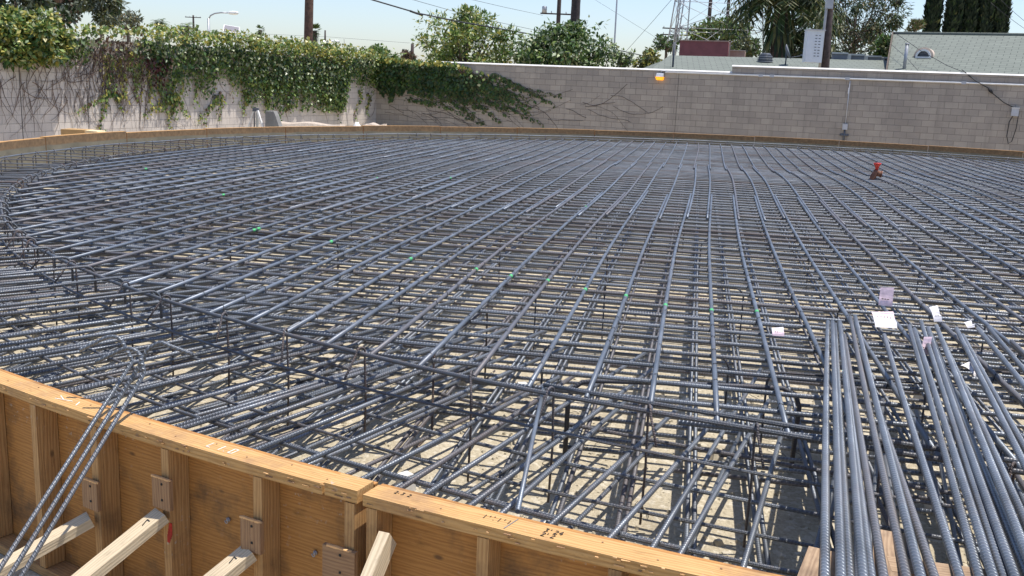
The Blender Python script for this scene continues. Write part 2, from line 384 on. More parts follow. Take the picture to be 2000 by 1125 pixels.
for k in range(36):
    a0 = -125.8 + 10 * k; a1 = a0 + 10
    if a0 > 180: a0 -= 360; a1 -= 360
    a0 = round(a0, 1); a1 = round(a1, 1)
    near = a0 in (-135.8, -125.8, -115.8, -105.8)
    dz = 0 if near else random.choice((-.012, 0, .008, .016)); gap = .035
    e = empty('form_panel', pol(RI, (a0 + a1) / 2, 0)); e.rotation_euler.z = 0
    inv = np.array(e.location)
    def loc(mb, name, parent):
        o = mb.build(name, parent)
        o.data.transform(Matrix.Translation(-Vector(inv))); return o
    b = MB(); arc_slab(b, RI, RI + .019, a0 + gap, a1 - gap, .01, TOP - .004 + dz, M['ply'], 6, M['inner']); loc(b, 'sheathing', e)
    b = MB()
    if a0 == -125.8:
        arc_slab(b, RI + .0215, RI + .1105, a0 + gap, -116.4, TOP - .038, TOP, M['plate'], 8)
        arc_slab(b, RI + .021, RI + .111, -116.36, -115.85, TOP - .036, TOP + .007, M['plate'], 1)
    else: arc_slab(b, RI + .0215, RI + .1105, a0 + gap, a1 - gap, TOP - .038 + dz, TOP + dz, M['plate'], 8)
    if near:
        for q in range(14):
            b.box(pol(RI + .045 + .03 * (q % 2), a0 + .4 + q * .69, TOP + .0012), (.005, .005, .0024), M['gusset'])
        for q in range(60):      # frayed outer edge
            aq = random.uniform(a0 + .1, a1 - .1); b.box(pol(RI + .1105 + random.uniform(-.001, .002), aq, TOP - random.uniform(.001, .03)), (random.uniform(.006, .03), .006, random.uniform(.001, .004)), random.choice((M['splinter'], M['stud'], M['gusset'])), np.array(Matrix.Rotation(rad(aq + 90 + random.uniform(-8, 8)), 3, 'Z')))
    loc(b, 'top_plate', e)
    b = MB(); arc_slab(b, RI + .0215, RI + .1105, a0 + gap, a1 - gap, .004, .042, M['stud'], 6); loc(b, 'bottom_plate', e)
    for off in STUDS.get(a0, STUDS[None]):
        b = MB(); radial_box(b, RI + .0215, RI + .1095, a0 + off, .038, .045, TOP - .041 + dz, M['stud']); loc(b, 'stud', e)
    for off, zc in GUSSETS.get(a0, ()):
        b = MB(); radial_box(b, RI + .113, RI + .130, a0 + off + .02, .088 if off < 9 else .125, zc - .065, zc + .05, M['gusset'])
        d = pol(RI + .132, a0 + off, 0)
        for dzz in (-.03, .03):
            tdir = np.array([-math.sin(rad(a0 + off)), math.cos(rad(a0 + off)), 0]) * .012
            nrm = np.array([math.cos(rad(a0 + off)), math.sin(rad(a0 + off)), 0]) * .003
            b.beam(pol(RI + .13, a0 + off, zc + dzz) + tdir, pol(RI + .133, a0 + off, zc + dzz) + tdir, .007, .007, M['ink'])
        gz = loc(b, 'gusset_plate', e)
        sb = MB()                         # torn bright edge along the pad's top
        for q in range(16):
            x = -.042 + q * .0055; tdir = np.array([-math.sin(rad(a0 + off)), math.cos(rad(a0 + off)), 0]); p = pol(RI + .126, a0 + off + .02, zc + .0505) + tdir * x
            sb.box(p, (.012, .008, random.uniform(.002, .007)), M['splinter'])
        loc(sb, 'splintered_edge', gz)
    if near:
        for off in (1.2, 2.8, 4.4, 6.0, 7.4, 9.0):   # bright snap-tie ends in the plywood bays
            if random.random() < .75:
                p = pol(RI + .02, a0 + off, random.uniform(.46, .60)); nrm = (math.cos(rad(a0 + off)), math.sin(rad(a0 + off)), 0)
                b = MB(); b.lathe([(.0, .0), (.009, .001), (.008, .004), (.003, .006), (.003, .012), (.0, .013)], p, M['galv'], 10, nrm)
                tw = [p + np.array(nrm) * .012 + np.array([0, 0, .010 * math.cos(q)]) + np.array([-nrm[1], nrm[0], 0]) * .007 * math.sin(q) for q in np.linspace(0, 4.6, 8)]
                b.tube(tw, .002, M['galv'], 5); loc(b, 'tie_end', e)
    panels[a0] = e
    am = (a0 + a1) / 2
    if a0 == -125.8: lb, gr = 'orange plywood form panel with pale wooden braces propped against its studs', None
    elif a0 == -115.8: lb, gr = 'near form panel with scribbled top board, beside the loose bar pile', None
    elif a0 == -135.8: lb, gr = 'near form panel at the lower left, beyond the three leaning hooked bars', None
    else: lb, gr = 'weathered curved form panel of the round foundation edge, part of its row', 'form panels around the foundation edge'
    tag(e, lb, 'form panel', gr or 'form panels around the near edge')
# marks on the near boards
def strokes(name, base_a, r, lines, mat, parent, wdt=.003, scale=1.):
    mb = MB()
    for ln in lines:
        for (x0, y0), (x1, y1) in zip(ln, ln[1:]):
            p0 = pol(r + y0 * scale, base_a + math.degrees(x0 * scale / r), TOP + .0012); p1 = pol(r + y1 * scale, base_a + math.degrees(x1 * scale / r), TOP + .0012)
            mb.beam(p0, p1, wdt, .0016, mat)
    o = mb.build(name, parent); o.data.transform(Matrix.Translation(-Vector(parent.location))); return o
one = [[(0, 0), (0, .03)]]; apos = [[(.012, .0), (.010, .008)]]
def digits(txt):
    """simple stroke figures, read from outside the form (x right, y towards the outside edge)"""
    SEG = {'1': [[(.004, .03), (.004, 0)]], '0': [[(0, .03), (0, 0), (.013, 0), (.013, .03), (0, .03)]], '7': [[(0, 0), (.014, 0), (.004, .03)]], "'": [[(.004, 0), (.002, .01)]],
           '2': [[(0, .004), (.008, 0), (.014, .008), (0, .03), (.015, .03)]], '4': [[(.01, .03), (.01, 0), (0, .02), (.015, .02)]], 'L': [[(0, 0), (0, .03), (.014, .03)]], '3': [[(0, 0), (.013, .002), (.004, .013), (.013, .02), (0, .03)]],
           '5': [[(.014, 0), (0, 0), (0, .013), (.012, .015), (.01, .03), (0, .03)]], '.': [[(.003, .028), (.005, .03)]], ',': [[(.003, .028), (.001, .034)]], ' ': [], '"': [[(.002, 0), (.001, .008)], [(.007, 0), (.006, .008)]]}
    out_ = []; x = 0
    for ch in txt:
        for ln in SEG[ch]: out_.append([(x + px_, py_) for px_, py_ in ln])
        x += .02
    return out_
pn = panels[-125.8]; pr = panels[-115.8]
strokes('chalk_writing', -118.55, RI + .045, digits('L 1.0'), M['chalk'], pn, .0028, 1.25)
strokes('chalk_writing', -122.0, RI + .05, [[(0, 0), (.05, .02)], [(.01, .03), (.09, .01)], [(.12, .0), (.14, .03)]], M['chalk'], pn, .003)
strokes('ink_writing', -115.45, RI + .035, digits("2 3 2"), M['ink'], pr, .0016, .6)
strokes('ink_writing', -114.15, RI + .045, digits("1'.1'1"), M['ink'], pr, .0018, .8)
strokes('ink_writing', -113.35, RI + .040, digits("3'24") , M['ink'], pr, .0018, .75)
strokes('ink_writing', -113.35, RI + .068, digits("2'2"), M['ink'], pr, .0018, .75)
strokes('pencil_line', -113.75, RI + .025, [[(0, 0), (-.012, .075)]], M['tarp'], pr, .003)
# red paint on the stud beside the second gusset
b = MB(); aa = -125.8 + 6.53
for j in range(5):
    radial_box(b, RI + .108, RI + .1112, aa + .03 + j * .012, .012, .385 + j * .008, .415 + j * .012, M['redpaint'])
o = b.build('paint_streak', pn); o.data.transform(Matrix.Translation(-Vector(pn.location))); b = MB()
for j in range(0):
    p = pol(RI + .0205, aa + .1 + .012 * j * 2, .40 + j * .0045); b.box(p, (.011, .011, .05 - j * .002), M['redpaint'])

# braces from the studs out to the ground
BR = [(-120.98, .36, 1.2, 'pale wooden brace striped by bar shadows, leftmost of the braces', 0, -1.3, .075, .036), (-119.32, .49, 1.35, 'pale weathered brace with a black 7 mark, under the most splintered pad', 1, -.9, .075, .036),
      (-117.62, .465, 1.25, 'pale brace with a black 7 mark under the third pad', 1, -1.2, .075, .036), (-115.36, .665, 1.2, 'brown-sided brace with a grey top end right beside the panel joint', 0, .25, .036, .075)]
for a, zt, run, lb, mark, da, bw, bt in BR:
    p0 = pol(RI + .118, a, zt); p1 = pol(RI + .118 + run * .62, a + da, .03)
    e = empty('timber_brace', p1)
    b = MB(); b.beam(p0, p1, bw, bt, M['brace']); o = b.build('timber', e); o.data.transform(Matrix.Translation(-Vector(p1)))
    b = MB(); b.beam(p1 + np.array([0, 0, -.03]), p1 + np.array([0, 0, .30]), .038, .05, M['stud'], up=(1, 0, 0)); o = b.build('stake', e); o.data.transform(Matrix.Translation(-Vector(p1)))
    if mark:
        d = (p1 - p0) / np.linalg.norm(p1 - p0); x = np.cross(d, (0, 0, 1)); x /= np.linalg.norm(x); n = np.cross(x, d)
        b = MB(); c = p0 + d * .06 + n * .0195
        s7 = [(-.010, -.012), (.008, -.012), (-.002, .014)]
        for (x0, y0), (x1, y1) in zip(s7, s7[1:]): b.beam(c - x * x0 * -1 + d * y0, c - x * x1 * -1 + d * y1, .0035, .0015, M['ink'], up=n)
        o = b.build('stamped_mark', e); o.data.transform(Matrix.Translation(-Vector(p1)))
    tag(e, lb, 'brace', 'wooden braces propping the near form')

# ================================================================ REINFORCING STEEL
TH = .180; BU = np.array([math.sin(TH), math.cos(TH)]); BV = np.array([math.cos(TH), -math.sin(TH)])
def sst(x, a, b): t = min(1, max(0, (x - a) / (b - a))); return t * t * (3 - 2 * t)
def drift(y): return .12 * sst(y, 8, 17) + .06 * sst(y, 19, 27)
def zwave(x, y):
    k = .12 + .88 * math.exp(-((x - 4) / 4.5) ** 2)
    return k * (.035 * math.exp(-((y - 16.2) / 1.9) ** 2) - .04 * sst(y, 17.6, 20.4) * (1 - sst(y, 23.5, 27)))
RR = 12.30; ZY = .583; ZX = .555; SP = .3048
def bar(name, pts, r, mat, sides=8, label=None, cat='rebar', group=None):
    P = np.asarray(pts, float); o0 = P[0].copy()
    b = MB(); b.tube(P - o0, r, mat, sides, True, True, random.random()); o = b.build(name); o.location = tuple(o0)
    if label: tag(o, label, cat, group)
    return o
def chord(v, R):
    """line at lateral offset v from the centre: its two ends inside radius R, as distances along the bar direction"""
    if abs(v) >= R: return None
    h = math.sqrt(R * R - v * v); return -h, h
def mat_pt(u, v, z): return np.array([CEN[0] + BU[0] * u + BV[0] * v, CEN[1] + BU[1] * u + BV[1] * v, z])
YL = []
NV = int(RR / SP)
GL, GG = 'smooth grey bar running away from the camera across the top layer', 'long bars of the top layer'
PH = ((CEN[0]) * BV[0] + 0) % SP
for i in range(-NV, NV + 1):
    v = i * SP + .12
    c = chord(v, RR - .02)
    if not c: continue
    u0, u1 = c[0] - random.uniform(-.02, .03), c[1]
    # laps at about 13 m and 19.7 m ahead
    def u_at(Y): return (Y - CEN[1] - BV[1] * v) / BU[1]
    jl = random.uniform(-.35, .35) + (.0 if v > -6 else random.uniform(-2, 2)); cuts = []
    for Ya, Yb in ((11.4 + jl, 14.0 + jl), (18.9 + jl * .3, 20.3 + jl * .3)):
        a_, b_ = u_at(Ya), u_at(Yb)
        if a_ > u0 + 1.2 and b_ < u1 - 1.2: cuts.append((a_, b_))
    segs = []; s0 = u0
    for a_, b_ in cuts: segs.append((s0, b_)); s0 = a_
    segs.append((s0, u1))
    wob = random.uniform(-.012, .012); ph = random.uniform(0, 6)
    for j, (a_, b_) in enumerate(segs):
        n = max(4, int((b_ - a_) / .55)); us = np.linspace(a_, b_, n)
        off = .033 * (j % 2) * (1 if i % 3 else -1)
        pts = []
        for u in us:
            p = mat_pt(u, v + off + wob * math.sin(u * .5 + ph), 0); p = mat_pt(u, v + off + drift(p[1]) + wob * math.sin(u * .5 + ph), 0); p[2] = ZY + zwave(p[0], p[1]) + .004 * math.sin(u * 1.3 + ph) * (i % 2); pts.append(p)
        o = bar('lengthwise_bar', pts, .0142, M['smooth'], 8, GL, 'rebar', GG)
        YL.append((o, v + off, a_, b_, np.array(pts)))
for i in range(-NV, NV + 1):
    u = i * SP - .06; c = chord(u, RR - .03)
    if not c: continue
    mid = random.uniform(-1, 1) * c[1] * .4; segs = [(c[0], mid + .6), (mid - .6, c[1])] if c[1] > 4 else [c]
    for j, (a_, b_) in enumerate(segs):
        n = max(3, int((b_ - a_) / .9)); pts = []
        for v in np.linspace(a_, b_, n):
            p = mat_pt(u + .03 * j + .008 * math.sin(v + i), v, 0); p[2] = ZX + zwave(p[0], p[1]); pts.append(p)
        bar('cross_bar', pts, .0130, M['ribbed'], 8, 'ribbed grey bar crossing under the smooth long bars', 'rebar', 'cross bars of the upper grid')
# bottom grid
for i in range(-NV, NV + 1):
    v = i * SP + .02; c = chord(v, 13.62); c = (c[0], min(c[1], (chord(v, 11.9) or (0, 0))[1])) if c else None
    if not c: continue
    for q in (0, .034):
        ue = c[1]
        if ue > c[0] + .5: bar('paired_bar', [mat_pt(c[0] + random.uniform(0, .3), v + q, .135), mat_pt((c[0] + ue) / 2, v + q + random.uniform(-.01, .01), .137), mat_pt(ue, v + q, .135)], .0125, M['ribbed'], 6, 'one of two touching bars low on the sandy bed under the top grid', 'rebar', 'paired bars of the lower grid')
for i in range(-2 * NV, 2 * NV + 1):
    u = i * SP * .55 + .16; c = chord(u, 11.75)
    if not c: continue
    bar('low_cross_bar', [mat_pt(u, c[0], .105), mat_pt(u + random.uniform(-.015, .015), 0, .106), mat_pt(u, c[1], .105)], .0120, M['ribbed'], 6, 'ribbed cross bar low above the sand, below the paired bars', 'rebar', 'cross bars of the lower grid')
# radial bars from the form inwards
def arcvis(a): a = a % 360; return 38 < a < 268
def radials(name, z, step, r_in, r_out, r, mat, label, group, a_rng=None, dbl=.3, dark=.0):
    a = 38.
    while a < 268:
        ok = a_rng is None or a_rng[0] < a < a_rng[1]
        if ok:
            for q in range(2 if random.random() < dbl else 1):
                aa = a + random.uniform(-.22, .22) + q * .14; sk = random.uniform(-.5, .5); ri = r_in + random.uniform(-.5, .5) - q * .3
                p0 = pol(r_out - random.uniform(0, .08), aa, z + random.uniform(-.012, .004)); p1 = pol(ri, aa + sk, z - .004)
                bar(name, [p0, (p0 + p1) / 2 + np.array([0, 0, random.uniform(-.006, .002)]), p1], r, mat, 8, label, 'rebar', group)
        a += step
LR = 'ribbed bar running from the form towards the centre, in the upper layer'
radials('radial_bar', .402, 1.15, 10.95, 13.62, .0126, M['ribbed'], LR, 'radial bars of the upper layer', (30, 241.2), .5)
radials('radial_bar', .402, .78, 11.1, 13.62, .0120, M['ribbed'], LR, 'radial bars of the upper layer', (241.2, 263), .12)
radials('mid_radial_bar', .262, 1.4, 11.3, 13.66, .0112, M['ribbed'], 'ribbed radial bar half way down inside the form edge', 'radial bars of the middle layer', (198, 241), .15)
radials('low_radial_bar', .165, 1.4, 11.0, 13.72, .0112, M['ribbed'], 'ribbed radial bar low above the sand inside the form edge', 'radial bars of the lower layer', (190, 243), .2)
radials('low_radial_bar', .165, 2.3, 11.2, 13.7, .0112, M['ribbed'], 'ribbed radial bar low above the sand inside the form edge', 'radial bars of the lower layer', (243, 262), .1)
# rings
def ring(R, z, r, mat, lb, a0=30., a1=275., rw=.006):
    ph = random.uniform(0, 6); A = np.arange(a0, a1 + .1, 1.0)
    pts = [pol(R + rw * math.sin(a * .31 + ph), a, z + .004 * math.sin(a * .5 + ph)) for a in A]
    return bar('ring_bar', pts, r, mat, 8, lb, 'rebar', 'hoops around the foundation')
ring(12.33, .603, .0125, M['ribbed_fine'], 'main grey hoop on which the ends of the long bars stop')
ring(12.20, .600, .0125, M['ribbed_fine'], 'short arc bar lapped inside the main hoop near the loose bars', 243.2, 262)
ring(12.36, .424, .0085, M['ribbed_fine'], 'thinner hoop straight below the main hoop, tied on the radial bars')
ring(13.12, .376, .0095, M['ribbed_fine'], 'hoop under the radial bars close to the near form')
ring(13.62, .598, .0135, M['smooth'], 'outer hoop just inside the far form, carrying slanting hook ends', 30, 222)
ring(12.70, .284, .0090, M['ribbed_fine'], 'hoop low down between the upper and lower radial bars', 195, 265)
ring(13.35, .284, .0090, M['ribbed_fine'], 'hoop low down nearest the near form, above the lower radial bars', 195, 265)
for q, R_ in enumerate((11.6, 12.15, 12.75, 13.35)):
    ring(R_, .188, .0110, M['ribbed'], ['innermost low hoop above the sand', 'second low hoop above the sand, under the main hoop', 'third low hoop above the sand, outside the main hoop', 'outermost low hoop above the sand beside the near form'][q], 190, 265)
# standing hooks over the main hoop
def hook_mesh(legz, r, mat, drop=.12, out_=.10):
    th = np.linspace(0, math.pi, 9); rb = .030
    pts = [np.array([rb + out_ * .55, 0, .0 - drop]), np.array([rb + .012, 0, -.03])]
    pts = [np.array([rb + out_, .02, -drop]), np.array([rb + .02, .004, -.025])] + [np.array([rb * math.cos(t_), 0, rb * math.sin(t_)]) for t_ in th] + [np.array([-rb, 0, -.05]), np.array([-rb - .004, .006, -legz * .5]), np.array([-rb, 0, -legz])]
    b = MB(); b.tube(pts, r, mat, 7, True, True); return b
hm = hook_mesh(.57, .0062, M['rusty']).build('hook_stirrup'); hd = hm.data; first = True
def place(o, R, a, z, yaw=0):
    o.location = tuple(pol(R, a, z)); o.rotation_euler.z = rad(a + yaw)
HA = [241.6, 243.6, 245.8, 248.2, 227.8, 230.3, 233.1, 235.6, 238.2] + [x for x in np.arange(40, 226, 2.45)] + [250.5, 253, 255.5, 258, 260.5, 263]
for a in HA:
    o = hm if first else link('hook_stirrup', hd); first = False
    place(o, 12.335, a + random.uniform(-.15, .15), .606, random.uniform(-35, 35)); tag(o, 'brown standing hook bent over the main hoop with its leg down to the sand', 'hook bar', 'hooks standing over the main hoop')
# slanting hooks on the outer hoop (far side)
b = MB(); b.tube([(.0, .0, -.50), (.0, 0, -.02), (.004, .0, .012), (-.01, .012, .026), (-.035, .02, .012), (-.12, .05, -.075)], .0085, M['dark'], 6, True, True); om = b.build('hoop_tie'); first = True
for a in np.arange(38, 232, 2.15):
    o = om if first else link('hoop_tie', om.data); first = False
    place(o, 13.637, a + random.uniform(-.2, .2), .590, random.uniform(-15, 15)); tag(o, 'dark upright with a slanting tip hooked on the outer hoop', 'hook bar', 'uprights hooked on the outer hoop')
# bars with turned-down ends over the main hoop on the left
b = MB(); th = np.linspace(math.pi / 2, math.pi, 6)
b.tube([(1.0, 0, -.30), (1.005, 0, -.08)] + [(.94 + .065 * math.cos(t_), 0, -.065 + .065 * math.sin(t_)) for t_ in np.linspace(0, math.pi / 2, 5)] + [(.5, .01, .0)] + [(.0 + .07 * math.cos(t_), 0, -.07 + .07 * math.sin(t_)) for t_ in th] + [(-.07, 0, -.19)], .0095, M['ribbed_fine'], 7, True, True)
hb = b.build('hooked_bar'); first = True
for a in np.arange(150, 230, 2.2):
    o = hb if first else link('hooked_bar', hb.data); first = False
    place(o, 12.33, a + random.uniform(-.3, .3), .632 + random.uniform(-.008, .012), random.uniform(-4, 4)); tag(o, 'bar lying between the two hoops with its end turned down over the main hoop', 'hook bar', 'bars with turned-down ends over the main hoop')
# bent support chairs inside the grid
def chair_mesh(span, h):
    r = .075; pts = [(-span / 2 - .25, 0, .004), (-span / 2, 0, .004), (-span / 2, 0, h - r)]
    pts += [(-span / 2 + r - r * math.cos(t_), 0, h - r + r * math.sin(t_)) for t_ in np.linspace(.2, math.pi / 2, 6)]
    pts += [(span / 2 - r + r * math.sin(t_), 0, h - r + r * math.cos(t_)) for t_ in np.linspace(0, math.pi / 2 - .2, 6)]
    pts += [(span / 2, 0, h - r), (span / 2, 0, .004), (span / 2 + .25, 0, .004)]
    b = MB(); b.tube(pts, .0070, M['dark'], 7, True, True); return b
ch = chair_mesh(1.1, .525).build('support_chair'); first = True
for (x, y, yaw) in [(.75, 5.55, -6), (2.0, 5.15, -9), (-.35, 7.3, -12), (1.3, 7.6, -8), (3.1, 7.3, -10), (-2.2, 9.1, -12), (.4, 9.6, -9), (2.5, 9.9, -12), (4.6, 9.4, -8), (-4., 11.6, -10), (-1.5, 11.8, -10), (1.6, 12.2, -10), (4.2, 12.4, -10), (6.3, 11.6, -10), (-3.4, 14.2, -10), (.2, 14.8, -10), (3.4, 15, -10), (6.9, 14.6, -10), (3.0, 5.4, -5), (5., 7.4, -9), (-.3, 5.95, 75)]:
    o = ch if first else link('support_chair', ch.data); first = False
    o.location = (x, y, 0); o.rotation_euler.z = rad(yaw + random.uniform(-4, 4)); tag(o, 'dark bent bar standing like a low table under the upper grid', 'rebar chair', 'bent chairs holding up the upper grid')
p0, p1 = G(1112, 742, .50), G(1565, 760, .50)
b = MB(); dd_ = (p1 - p0) / np.linalg.norm(p1 - p0); L_ = np.linalg.norm(p1 - p0)
b.tube([(0, .03, -.49), (0, .0, -.12), (.02, 0, -.05), (.07, 0, -.01), (.14, 0, 0), (L_ / 2, 0, .005), (L_ - .1, 0, 0), (L_ - .03, 0, -.03), (L_, 0, -.10), (L_, .03, -.49)], .0135, M['dark'], 8, True, True)
o = b.build('support_chair'); o.location = tuple(p0); o.rotation_euler.z = math.atan2(dd_[1], dd_[0]); tag(o, 'longest dark bent bar spanning under the cross bars beside the loose pile', 'rebar chair', 'bent chairs holding up the upper grid')
bar('stray_bar', [G(1062, 756, .575), G(1040, 860, .575), G(1011, 999, .60)], .0095, M['smooth'], 8, 'single smooth bar leaning from the main hoop down to the form edge', 'rebar')
# concrete spacers on the bed
b = MB(); b.hexa([(-.04, -.04, 0), (.04, -.04, 0), (.04, .04, 0), (-.04, .04, 0), (-.03, -.03, .085), (.03, -.03, .085), (.03, .03, .085), (-.03, .03, .085)], M['concrete']); cs_ = b.build('concrete_spacer'); first = True
for x, y in [(1.06, 3.75), (.2, 4.1), (-.5, 4.6), (2.2, 4.6), (1.5, 5.6), (.1, 6.2), (2.9, 6.5), (-1.2, 6.4), (1.2, 7.1)]:
    o = cs_ if first else link('concrete_spacer', cs_.data); first = False
    o.location = (x, y, .001); o.rotation_euler.z = random.uniform(0, 1.5); tag(o, 'small pale concrete block on the sand under the lower bars', 'spacer block', 'concrete spacers under the lower bars')
# tie wire knots at the crossings nearest the camera
b = MB()
for o, v, a_, b_, P_ in YL:
    for i in range(-NV, NV + 1):
        u = i * SP - .06
        if not (a_ + .05 < u < b_ - .05): continue
        p = mat_pt(u, v, ZX); p = mat_pt(u, v + drift(p[1]), ZX)
        if np.hypot(p[0], p[1]) > 12.5 or random.random() < .4 or p[0] > .62 * p[1]: continue
        z0 = ZY + zwave(p[0], p[1]); k = random.choice((-1, 1))
        d1 = np.array([BU[0] * .02 + k * BV[0] * .02, BU[1] * .02 + k * BV[1] * .02, 0])
        b.tube([p * np.array([1, 1, 0]) + np.array([0, 0, z0 - .035]) - d1, p * np.array([1, 1, 0]) + np.array([0, 0, z0 + .016]) - d1 * .35, p * np.array([1, 1, 0]) + np.array([0, 0, z0 + .016]) + d1 * .35, p * np.array([1, 1, 0]) + np.array([0, 0, z0 - .04]) + d1], .0024, M['black'], 4, False)
tag(b.build('tie_wire'), 'fine black tie wire twisted round the bar crossings', 'wire', kind='stuff')
# green spray marks on bars
GM = [(283, 330), (342, 405), (453, 382), (440, 428), (510, 450), (560, 453), (651, 473), (688, 341), (737, 349), (797, 347), (880, 349), (758, 496), (798, 507), (858, 516), (927, 527), (995, 540), (1075, 550), (1145, 567), (1226, 579), (1304, 598), (1383, 606), (1466, 609), (1142, 404), (1504, 325), (1562, 328), (1596, 329), (1660, 332), (1688, 333), (1720, 335), (1070, 352), (500, 446), (700, 272)]
def near_bar(px, py):
    p = G(px, py, ZY); v = (p[:2] - CEN) @ BV - drift(p[1]); u = (p[:2] - CEN) @ BU
    best = min((x for x in YL if x[2] + .1 < u < x[3] - .1), key=lambda x: abs(x[1] - v), default=None); return best, u
for px, py in GM[::2] + GM[15:22:2]:
    bst, u = near_bar(px, py)
    if bst is None or abs(bst[1] - (G(px, py, ZY)[:2] - CEN) @ BV) > .5: continue
    o, v, a_, b_, P_ = bst; uu = (P_[:, :2] - CEN) @ BU; pos = [np.array([np.interp(u + d, uu, P_[:, k]) for k in range(3)]) for d in (-.03, .03)]
    b = MB(); b.tube(pos, .0150, M['green'], 8); g_ = b.build('paint_mark', o); g_.data.transform(Matrix.Translation(-o.location))
    o['label'] = 'smooth long bar of the top layer carrying a green paint mark'; o['group'] = 'long bars with green paint marks'
b = None
# ---- loose bars piled on the right
LB = [((1617, 629), (1615, 1125), 0), ((1626, 629), (1641, 1125), 1), ((1632, 634), (1662, 1125), 0), ((1640, 629), (1683, 1125), 1), ((1643, 645), (1703, 1125), 0), ((1649, 655), (1727, 1125), 0),
      ((1661, 620), (1773, 1125), 0), ((1670, 618), (1799, 1125), 1), ((1680, 690), (1826, 1125), 0),
      ((1727, 655), (1876, 1125), 0), ((1776, 637), (1911, 1125), 0), ((1786, 643), (1938, 1125), 1), ((1799, 628), (1962, 1125), 0), ((1813, 641), (1986, 1125), 1), ((1820, 655), (2010, 1125), 0), ((1829, 637), (2022, 1125), 2), ((1834, 650), (2050, 1125), 0), ((1868, 642), (2110, 1125), 1), ((1880, 655), (2150, 1125), 0), ((1910, 642), (2300, 1125), 1), ((1931, 640), (2340, 1125), 0), ((1921, 655), (2318, 1125), 2), ((1976, 667), (2470, 1125), 0)]
GRP = ['grey ribbed loose bar in the straight left cluster of the pile', 'grey loose bar in the spreading middle of the pile', 'grey loose bar in the tagged right side of the pile']
for k, (a_, c_, lift) in enumerate(LB):
    p0 = G(a_[0], a_[1], ZY + .031 + .02 * lift)
    # the near form carries the bars on boards: top of form plus board
    p1 = G(c_[0], c_[1], TOP + .045 + .024 * lift)
    d = p1 - p0; p2 = p0 + d * 1.30
    bw_ = np.array([random.uniform(-.008, .008), 0, -.004])
    lb = GRP[0] if k < 6 else GRP[1] if k < 10 else GRP[2]
    bar('loose_bar', [p0 + (p2 - p0) * f_ + bw_ * math.sin(math.pi * f_) for f_ in np.linspace(0, 1, 13)], .0136, M['loose'], 12, lb, 'rebar', 'loose bars piled across the near form')
# boards under the pile
for (px, py, L_, yaw, lb) in [(1738, 1092, .34, 70, 'split scrap board under the loose bars, its end pointing into the form'), (1850, 1122, .30, -12, 'pale scrap board flat under the right loose bars'), (1600, 1112, .22, 65, 'short board end tucked beside the leftmost loose bar')]:
    p = G(px, py, TOP + .02); c, s_ = math.cos(rad(yaw)), math.sin(rad(yaw))
    b = MB(); b.box((0, 0, 0), (L_, .09, .024), M['scrap'], [[c, -s_, 0], [s_, c, 0], [0, 0, 1]])
    o = b.build('scrap_board'); o.location = (p[0], p[1], TOP + .0165 + (.0 if py < 1115 else .001)); tag(o, lb, 'board')
# ---- three hooked bars leaning over the form
def lean(bot, top, hookpx, zb, lb, name='leaning_bar'):
    A = G(bot[0], bot[1], zb)
    K = G(200 + (top[0] - 260) * .3, 818, TOP + .012)   # unused contact guide
    return A
def on_line(px, P0, dr):
    """point of the photo's ray nearest to a 3D line"""
    r_ = ray(*px); r_ /= np.linalg.norm(r_); w0 = EYE - P0; b_ = r_ @ dr; d_ = r_ @ w0; e_ = dr @ w0
    den = 1 - b_ * b_; s_ = (b_ * e_ - d_) / den; return EYE + r_ * s_
for con, top, hook, bot, lb in [((190, 813), (243, 697), [(245, 680), (233, 661), (212, 658), (184, 670), (156, 684)], (-70, 1220), 'leftmost hooked bar leaning over the form, its hook turned left'),
                            ((207, 820), (276, 699), [(286, 686), (298, 676), (314, 669), (333, 676), (376, 692)], (-40, 1220), 'middle hooked bar leaning over the form, its hook turned right'),
                            ((222, 828), (272, 724), [(276, 703), (269, 688), (248, 680), (220, 691), (187, 707)], (-15, 1220), 'rightmost hooked bar leaning over the form, its hook turned left')]:
    c3 = G(con[0], con[1], TOP + .012); g3 = B(bot[0], bot[1], 0) if False else None
    # lower end rests on the ground outside the form
    gp = G(bot[0], bot[1], .35); dr = (c3 - gp) / np.linalg.norm(c3 - gp)
    t3 = on_line(top, c3, dr); s_ = (t3 - c3) @ dr; t3 = c3 + dr * s_
    n = ray(*top); n /= np.linalg.norm(n)
    pts = [c3 - dr * ((c3[2] - .02) / dr[2]) if dr[2] > .2 else gp, gp, c3, t3]
    for hp in hook:
        d = ray(*hp); pts.append(EYE + d * (((t3 - EYE) @ FWD) / (d @ FWD)))
    # round the bend
    P_ = np.array(pts); fine = [P_[0], P_[1], P_[2]]; tail = P_[3:]
    for j in range(len(tail) - 1):
        for q in np.linspace(0, 1, 5)[:-1]:
            a0_, a1_, a2_, a3_ = tail[max(j - 1, 0)], tail[j], tail[j + 1], tail[min(j + 2, len(tail) - 1)]
            fine.append(.5 * ((2 * a1_) + (-a0_ + a2_) * q + (2 * a0_ - 5 * a1_ + 4 * a2_ - a3_) * q * q + (-a0_ + 3 * a1_ - 3 * a2_ + a3_) * q ** 3))
    fine.append(tail[-1])
    print('LEAN', lb, [tuple(np.round(x, 2)) for x in P_])
    bar('leaning_bar', fine, .0080, M['ribbed'], 10, lb, 'rebar', 'three hooked bars leaning over the form')
